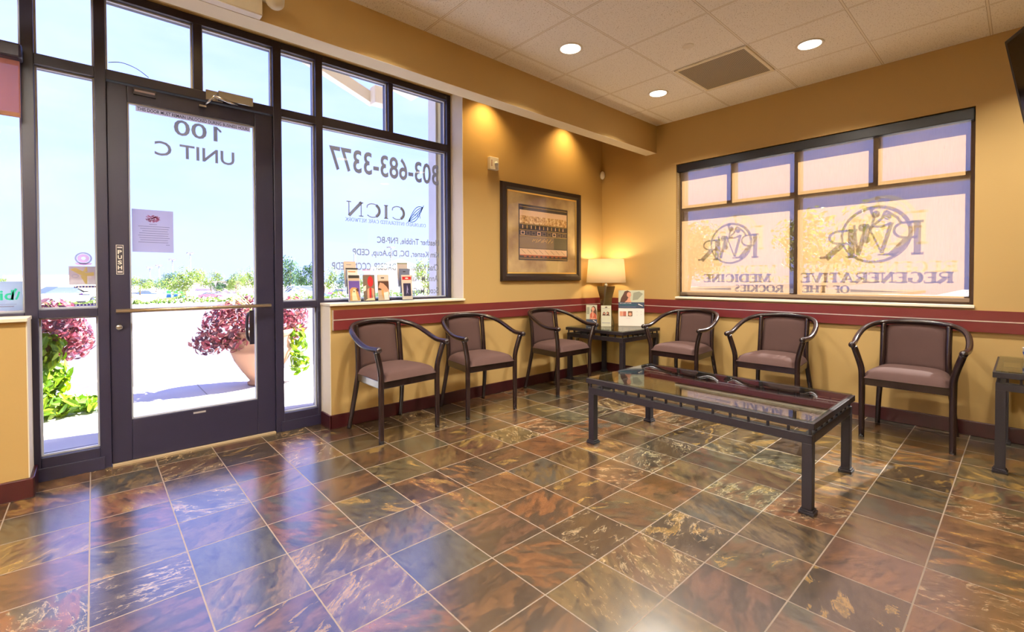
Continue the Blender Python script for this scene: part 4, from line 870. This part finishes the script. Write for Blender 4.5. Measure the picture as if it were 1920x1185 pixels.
# canopy with sloping fascia seen at the top of the storefront
EAV = mat('cream_eave', (232, 224, 208), .8)
cp = empty('entrance_canopy', (-1.5, 2.4, 3.15), 0, 'cream sloping canopy eave outside above the storefront', 'canopy')
a0 = (0, -1.25, .47); a1 = (0, .02, .0)
mb = MB(); mb.add([(-.10, -1.25, .47), (.0, -1.25, .47), (.0, .02, 0), (-.10, .02, 0), (-.10, -1.25, .60), (.0, -1.25, .60), (.0, .02, .13), (-.10, .02, .13)], [(0, 1, 2, 3), (4, 7, 6, 5), (0, 4, 5, 1), (1, 5, 6, 2), (2, 6, 7, 3), (3, 7, 4, 0)], EAV); mb.obj('fascia_beam', cp)
mb = MB(); mb.add([(0, -1.25, .56), (1.2, -1.25, .56), (1.2, .5, .16), (0, .5, .16), (0, -1.25, .60), (1.2, -1.25, .60), (1.2, .5, .20), (0, .5, .20)], [(0, 1, 2, 3), (4, 7, 6, 5), (0, 4, 5, 1), (1, 5, 6, 2), (2, 6, 7, 3), (3, 7, 4, 0)], EAV); mb.obj('soffit', cp)
MB().box(-.02, .12, -.02, .14, -.02, .18, EAV).obj('bracket', cp, bevel=.01)
MB().lathe([(0, 0), (.09, 0), (.10, .03), (0, .03)], mat('soffit_lamp_glass', (250, 244, 226), .4), 24).obj('soffit_lamp', cp, loc=(.25, -.75, .37))

# plants
def leafmesh(mb, n, fn, size, mats, rnd):
    for _ in range(n):
        p, nrm = fn(rnd); d_ = Vector((rnd.gauss(0, 1), rnd.gauss(0, 1), rnd.gauss(-.3, .7))).normalized(); nrm = (nrm+d_*.6).normalized()
        a = nrm.cross(Vector((rnd.random()-.5, rnd.random()-.5, rnd.random()-.5))).normalized(); b = nrm.cross(a); s = size*(.6+.7*rnd.random()); w = s*.55
        ax = a*s; bx = b*w
        mb.add([p-ax*.5, p-ax*.1+bx*.5+nrm*s*.06, p+ax*.25+bx*.38, p+ax*.6-nrm*s*.1, p+ax*.25-bx*.38, p-ax*.1-bx*.5+nrm*s*.06], [(0, 1, 2, 3), (0, 3, 4, 5)], rnd.choice(mats))
def leafmat(name, col):
    if name in MATS: return MATS[name]
    m, t, b = nodes(name); b.inputs['Roughness'].default_value = .5; o = t.nodes['Material Output']
    g = N(t, 'ShaderNodeTexCoord'); n = N(t, 'ShaderNodeTexNoise'); n.inputs['Scale'].default_value = 7; t.links.new(g.outputs['Object'], n.inputs[0])
    c = mixc(t, n.outputs[0], srgb(*[int(v*.8) for v in col]), srgb(*[min(255, int(v*1.15)) for v in col])); t.links.new(c, b.inputs['Base Color'])
    tl = N(t, 'ShaderNodeBsdfTranslucent'); t.links.new(c, tl.inputs[0]); x = N(t, 'ShaderNodeMixShader'); x.inputs[0].default_value = .5
    t.links.new(b.outputs[0], x.inputs[1]); t.links.new(tl.outputs[0], x.inputs[2]); t.links.new(x.outputs[0], o.inputs[0]); return m
REDL = [leafmat('coleus_rose', (160, 76, 94)), leafmat('coleus_wine', (112, 48, 66)), leafmat('coleus_coral', (170, 110, 110)), leafmat('coleus_plum', (96, 60, 82))]
LIME = [leafmat('vine_lime', (104, 144, 16)), leafmat('vine_yellow', (128, 156, 26)), leafmat('vine_green', (78, 116, 20))]
GRS = [leafmat('grass_blade', (200, 204, 120))]
TERRA = mat('terracotta', (150, 112, 92), .8, var=.06)
def planter(x, y, label, red_c, red_r, lime_c, lime_r, nred, nlime, spread, potH=.60):
    t = empty('potted_plant', (x, y, -.018), 0, label, 'planter')
    prof = [(0, 0), (.15, 0), (.155, .03), (.13, .05), (.20, .16), (.28, .30), (.315, .40), (.325, .425), (.315, .45), (.31, .60), (.345, .63), (.345, .67), (.30, .67), (.29, .60), (0, .58)]
    MB().lathe([(r*.94, z*potH/.67) for r, z in prof], TERRA, 36).obj('pot', t)
    MB().lathe([(0, .585*potH/.67+.003), (.26, .585*potH/.67+.003)], P('soil', 60, 45, 35), 24).obj('soil', t)
    rnd = random.Random(int(x*100)+5)
    def shell(c, r):
        def f(rn):
            v = Vector((rn.gauss(0, 1), rn.gauss(0, 1), rn.gauss(0, 1))).normalized(); k_ = .7+.4*rn.random()
            return Vector((c[0]+v.x*r[0]*k_, c[1]+v.y*r[1]*k_, c[2]+v.z*r[2]*k_)), v
        return f
    mb = MB()
    for c, r, n in red_c: leafmesh(mb, int(n*2.4), shell(c, r), .058, REDL, rnd)
    mb.obj('red_foliage', t)
    mb = MB()
    for c, r, n in lime_c: leafmesh(mb, n, shell(c, r), .085, LIME, rnd)
    mb.obj('lime_vine', t)
    mb = MB()
    for i in range(46):
        a = rnd.random()*2*PI; l = .42+.25*rnd.random(); p0 = Vector((.05*math.cos(a), .05*math.sin(a), potH)); o_ = Vector((math.cos(a), math.sin(a), 0)); P_ = [p0, p0+o_*l*.25+Vector((0, 0, l*.5)), p0+o_*l*.6+Vector((0, 0, l*.72)), p0+o_*l*.95+Vector((0, 0, l*.6))]
        w_ = Vector((-o_.y, o_.x, 0))*.006
        mb.add([q-w_*(1-i_*.28) for i_, q in enumerate(P_)]+[q+w_*(1-i_*.28) for i_, q in enumerate(P_)], [(0, 1, 5, 4), (1, 2, 6, 5), (2, 3, 7, 6)], GRS[0])
    mb.obj('grass_tuft', t); return t
planter(-2.17, 1.40, 'terracotta urn of red coleus and lime vine outside the entrance door',
        [((0, -.34, .66), (.25, .22, .22), 200), ((.05, -.12, .80), (.26, .28, .17), 160), ((.0, .30, .72), (.22, .17, .24), 180), ((-.02, -.48, .50), (.14, .16, .13), 70), ((.1, -.25, .50), (.16, .16, .10), 60)], 0,
        [((.10, .33, .44), (.14, .10, .20), 90), ((.16, .34, .20), (.12, .10, .12), 50)], 0, 0, 0, 0)
planter(-2.28, -.50, 'terracotta urn with lime vine trailing to the ground outside the left sidelight',
        [((.05, .22, .78), (.26, .24, .20), 260), ((.02, .36, .62), (.2, .16, .18), 160), ((-.1, -.2, .85), (.3, .3, .18), 150)], 0,
        [((.26, .10, .55), (.16, .24, .17), 420), ((.30, .12, .32), (.14, .24, .22), 460), ((.34, .16, .10), (.16, .34, .09), 330), ((.2, .46, .05), (.2, .2, .04), 130)], 0, 0, 0, 0)

# trees (three kinds, copied)
TG = [[leafmat('tree_lime', (98, 122, 48)), leafmat('tree_pale', (122, 138, 72))], [leafmat('tree_teal', (64, 96, 74)), leafmat('tree_green', (86, 114, 72))], [leafmat('tree_dark', (34, 72, 42)), leafmat('tree_mid', (60, 92, 46))]]
BARK = mat('tree_bark', (120, 100, 84), .9)
def make_tree(k_):
    rnd = random.Random(40+k_); t = empty('tree')
    MB().tube([(0, 0, 0), (.05, 0, .35), (0, .03, .62)], [.022, .016, .01], BARK, 7).tube([(.03, 0, .3), (.18, .1, .62)], [.012, .006], BARK, 5).tube([(.03, 0, .32), (-.16, -.1, .64)], [.012, .006], BARK, 5).obj('trunk', t)
    cl = [(Vector((rnd.uniform(-.3, .3), rnd.uniform(-.3, .3), .6+rnd.uniform(-.22, .24))), .16+.1*rnd.random()) for _ in range(11)]
    def f(rn):
        c, r = rn.choice(cl); v = Vector((rn.gauss(0, 1), rn.gauss(0, 1), rn.gauss(0, 1))).normalized(); return c+v*r*(.5+.55*rn.random()), v
    mb = MB(); leafmesh(mb, 1500, f, .055, TG[k_], rnd); mb.obj('crown', t); return t
protos = [make_tree(k_) for k_ in range(3)]
def at(px, py, dep):
    d_ = F+R2*((px-979.22)/870.2)-U2*((py-535)/870.2); return Vector((3.5944, .0255, 1.1463))+d_*dep
TREES = [(262, 519, 130, 44, 0), (292, 521, 160, 30, 0), (316, 508, 128, 36, 1), (350, 503, 92, 62, 0), (396, 508, 150, 40, 0), (427, 523, 135, 22, 2), (405, 528, 118, 22, 2), (442, 509, 105, 32, 0), (476, 504, 122, 36, 0),
         (545, 478, 85, 44, 1), (577, 494, 80, 34, 2), (606, 503, 95, 40, 0), (648, 505, 95, 36, 1), (688, 519, 95, 30, 0), (700, 510, 150, 36, 1), (800, 487, 75, 44, 0), (828, 505, 70, 40, 0), (100, 521, 140, 40, 1), (155, 526, 140, 36, 0), (60, 518, 120, 40, 0), (15, 520, 155, 50, 0)]
TL = ['pale lime tree beyond the lot', 'blue green tree beyond the lot', 'dark green shrub like tree beyond the lot']
used = set()
NB = ['at the far left of the door glass', 'behind the two leftmost lamp posts', 'behind the third lamp post', 'in the centre of the door glass, largest there', 'right of the centre tree in the door glass', 'right of the red car', 'directly above the red car', 'left of the coleus planter in the door glass', 'at the right edge of the door glass', 'tall at the left of the right sidelight', 'at the right of the right sidelight', 'at the left end of the big storefront pane', 'behind the tall beige brochures at left', 'below the CCCN lettering', 'left of the pavilion roof', 'right of the pavilion roof', 'behind the outside pier', 'behind the left sidelight, left one', 'behind the left sidelight stickers', 'at the edge of the far left bay', 'in the far left bay above the plaque']
for i, (px, top, dep, wpx, k_) in enumerate(TREES):
    o = protos[k_] if k_ not in used else copy_tree(protos[k_]); used.add(k_)
    p = at(px, top, dep); H = (p.z+3.3); w_ = wpx*dep/870
    o.location = (p.x, p.y, -3.3 if dep > 45 else -.15); o.scale = (w_*1.25, w_*1.25, H*1.05); o.rotation_euler = (0, 0, i*1.3)
    tag(o, TL[k_]+' '+NB[i], 'tree', 'trees beyond the car park')
# trees outside the back window
for i, (x, y, s, k_, lb) in enumerate(((-9.5, 25, 4.6, 1, 'blue green tree outside, left half of the back window'), (-4.6, 32, 5.4, 0, 'pale lime tree outside, left of the centre mullion of the back window'))):
    o = copy_tree(protos[k_]); o.location = (x, y, -.05); o.scale = (s*1.1, s*1.1, s); o.rotation_euler = (0, 0, i); tag(o, lb, 'tree', 'trees outside the back window')
# hedges
def hedge(y0, y1, n, label):
    rnd = random.Random(int(y0*7)); mb = MB()
    def f(rn):
        y = rn.uniform(y0, y1); bump_ = .30+.16*math.sin(y*2.1)+.1*math.sin(y*5.3); a = rn.random()*PI; return Vector((-27.9+.5*math.cos(a), y, -.15+bump_*math.sin(a)*(.7+.4*rn.random()))), Vector((math.cos(a), 0, math.sin(a)))
    leafmesh(mb, n, f, .17, TG[0]+LIME[2:], rnd); tag(mb.obj('hedge'), label, 'hedge', 'low hedges along the car park')
hedge(-14, 8.6, 1900, 'low green hedge across the lot seen through the door'); hedge(9.2, 34, 1900, 'low green hedge across the lot seen through the storefront pane')
# lamp posts
PST = mat('grey_post_paint', (150, 150, 158), .6)
def post(px, top, dep, label, head=True, r=.11):
    p = at(px, top, dep); h = p.z+3.3; t = empty('lamp_post', (p.x, p.y, -3.3), 0, label, 'lamp post', 'car park lamp posts')
    MB().tube([(0, 0, 0), (0, 0, h)], [r*dep/100, r*.7*dep/100], PST, 8).obj('pole', t); MB().lathe([(0, 0), (.35, 0), (.35, .8), (0, .8)], CONC, 12).obj('footing', t)
    if head: s = dep/100; MB().box(-.9*s, .9*s, -.55*s, .55*s, h-.12*s, h+.18*s, mat('lamp_head_grey', (110, 108, 112), .6)).obj('lamp_head', t)
    return t
post(281, 502, 240, 'shortest lamp post, leftmost of four in the door glass'); post(298, 498, 199, 'second lamp post from the left in the door glass'); post(323, 487, 134, 'third lamp post from the left in the door glass'); post(356.5, 475, 100, 'tallest lamp post in the door glass, right of the others')
post(733, 464, 80, 'lamp post in front of the pavilion roof behind the lettering'); post(665, 476, 60, 'thick pale post above the brochures at the left of the big pane', False, .30)
# cars
TYRE = mat('tyre_rubber', (40, 40, 44), .8); CGL = mat('car_glass', (60, 72, 92), .1, spec=.8)
def car(px, py, dep, colour, label, ang, suv=False, L=4.6):
    p = at(px, py, dep); t = empty('car', (p.x, p.y, p.z), ang, label, 'car', 'parked cars'); hh = 1.75 if suv else 1.42
    cm = mat('car_paint_%d_%d_%d' % colour, colour, .25, spec=.6, coat=.5, var=.02)
    if suv: body = [(-L/2, .35), (L/2, .35), (L/2, .85), (L/2-.1, 1.0), (L/2-1.0, 1.08), (-L/2+.1, 1.08), (-L/2, .9)]; cab = [(L/2-1.15, 1.06), (L/2-1.75, hh), (-L/2+.45, hh), (-L/2+.1, 1.06)]
    else: body = [(-L/2, .3), (L/2, .3), (L/2, .62), (L/2-.2, .78), (L/2-1.2, .92), (-L/2+.8, .95), (-L/2+.05, .88), (-L/2, .6)]; cab = [(L/2-1.3, .90), (L/2-2.0, hh), (-L/2+1.5, hh), (-L/2+.6, .92)]
    MB().prism(body, 1.76, cm, lambda x, y, z: (x, z-.88, y)).obj('body', t, bevel=.06)
    g = MB().prism(cab, 1.5, CGL, lambda x, y, z: (x, z-.75, y)); g.obj('cabin_glass', t, bevel=.05)
    MB().box(cab[2][0]+.05, cab[1][0]-.05, -.72, .72, hh-.02, hh+.03, cm).obj('roof', t, bevel=.02)
    for sx_ in (-1, 1):
        for sy_ in (-1, 1):
            w_ = MB().lathe([(0, -.1), (.33, -.1), (.34, -.06), (.34, .06), (.33, .1), (0, .1)], TYRE, 18).lathe([(0, .105), (.2, .105), (.2, .1)], CHROME, 12).obj('wheel', t, loc=(sx_*(L/2-.85), sy_*.80, .33)); w_.rotation_euler = (-sy_*PI/2 if sy_ > 0 else PI/2, 0, 0)
    return t
A_ = math.radians(90)
car(394, 559.5, 106, (200, 60, 90), 'red low sedan parked beyond the hedge', A_)
car(275, 556, 138, (44, 70, 120), 'dark blue van at the left of the door glass', A_, True)
car(312, 557, 145, (120, 140, 130), 'grey green car behind the recycling cabinets', A_)
car(253, 557, 138, (220, 214, 224), 'white car at the far left of the door glass', A_)
car(422, 549, 175, (110, 120, 140), 'small grey car between the shrubs right of the red sedan', A_)
car(570, 561, 62, (140, 170, 210), 'silver blue estate car in the right sidelight', A_+.2, True)
car(597, 563, 70, (70, 90, 120), 'dark car at the left end of the storefront pane', A_, False)
car(640, 556, 90, (170, 90, 120), 'maroon car behind the leftmost brochures', A_)
car(778, 560, 78, (150, 156, 170), 'grey car behind the lowest staff lettering', A_)
car(122, 572, 36, (150, 170, 200), 'silver blue car behind the left sidelight planter', A_+.5)
# recycling cabinets
for i, px in enumerate((316, 329, 342)):
    p = at(px, 560.5, 112); t = empty('recycling_cabinet', p, A_, ('leftmost', 'middle', 'rightmost')[i]+' of three green and white cabinets beyond the hedge', 'cabinet', 'green and white cabinets')
    s = .52; MB().box(-.55, .55, -s, s, 0, 2.1, P('aqua_panel', 190, 235, 225)).obj('cabinet_body', t)
    MB().box(-.4, .4, -s-.02, -s, 1.35, 2.0, P('bright_green_panel', 30, 190, 70)).obj('green_panel', t); MB().box(-.4, .4, -s-.02, -s, .2, 1.15, P('blue_panel', 40, 100, 150)).obj('blue_panel', t)
# pavilion and other buildings
ap = at(750, 485, 90); bl = empty('pavilion', (ap.x, ap.y, -3.3), math.radians(-40)+0, 'pavilion with pale green hipped roof and white columns beyond the lot', 'building')
ez = 6.35; az = ap.z+3.3
TEALR = mat('pale_green_roof', (176, 206, 200), .7)
mb = MB(); hw = 4.6; mb.add([(-hw, -hw, ez), (hw, -hw, ez), (hw, hw, ez), (-hw, hw, ez), (0, 0, az)], [(0, 1, 4), (1, 2, 4), (2, 3, 4), (3, 0, 4), (3, 2, 1, 0)], TEALR); mb.obj('roof', bl)
MB().box(-2.6, 4.2, -3.8, 3.8, 0, ez-.05, P('peach_wall', 236, 214, 176)).obj('wall', bl)
for sx_ in (-1, 1):
    for sy_ in (-1, 1): MB().box(sx_*4.0-.35, sx_*4.0+.35, sy_*4.1-.35, sy_*4.1+.35, 0, ez, P('white_column', 232, 238, 240)).obj('column', bl)
def building(px, base, dep, w, h, col, label, roof=(200, 170, 150)):
    p = at(px, base, dep); t = empty('building', p, math.radians(-40), label, 'building'); MB().box(-w/2, w/2, -4, 4, -1, h, P('wall_paint_%d' % px, *col)).obj('wall', t); MB().box(-w/2-.3, w/2+.3, -4.3, 4.3, h, h+.5, P('roof_paint_%d' % px, *roof)).obj('roof', t)
    m_ = MB().box(-w/4, w/4, -4.05, -4, .2, h*.6, CGL); m_.obj('window', t)
building(715, 534, 120, 3.0, 3.6, (214, 160, 160), 'small brick red building left of the pavilion', (190, 120, 120)); building(110, 548, 85, 10, 2.6, (240, 236, 226), 'long white building behind the left sidelight'); building(455, 553, 150, 16, 4, (214, 190, 200), 'pinkish low building left of the coleus planter'); building(352, 553, 190, 9, 4.5, (236, 232, 236), 'white low building behind the green cabinets'); building(403, 550, 185, 12, 4, (230, 200, 200), 'pale pink low building behind the red sedan')
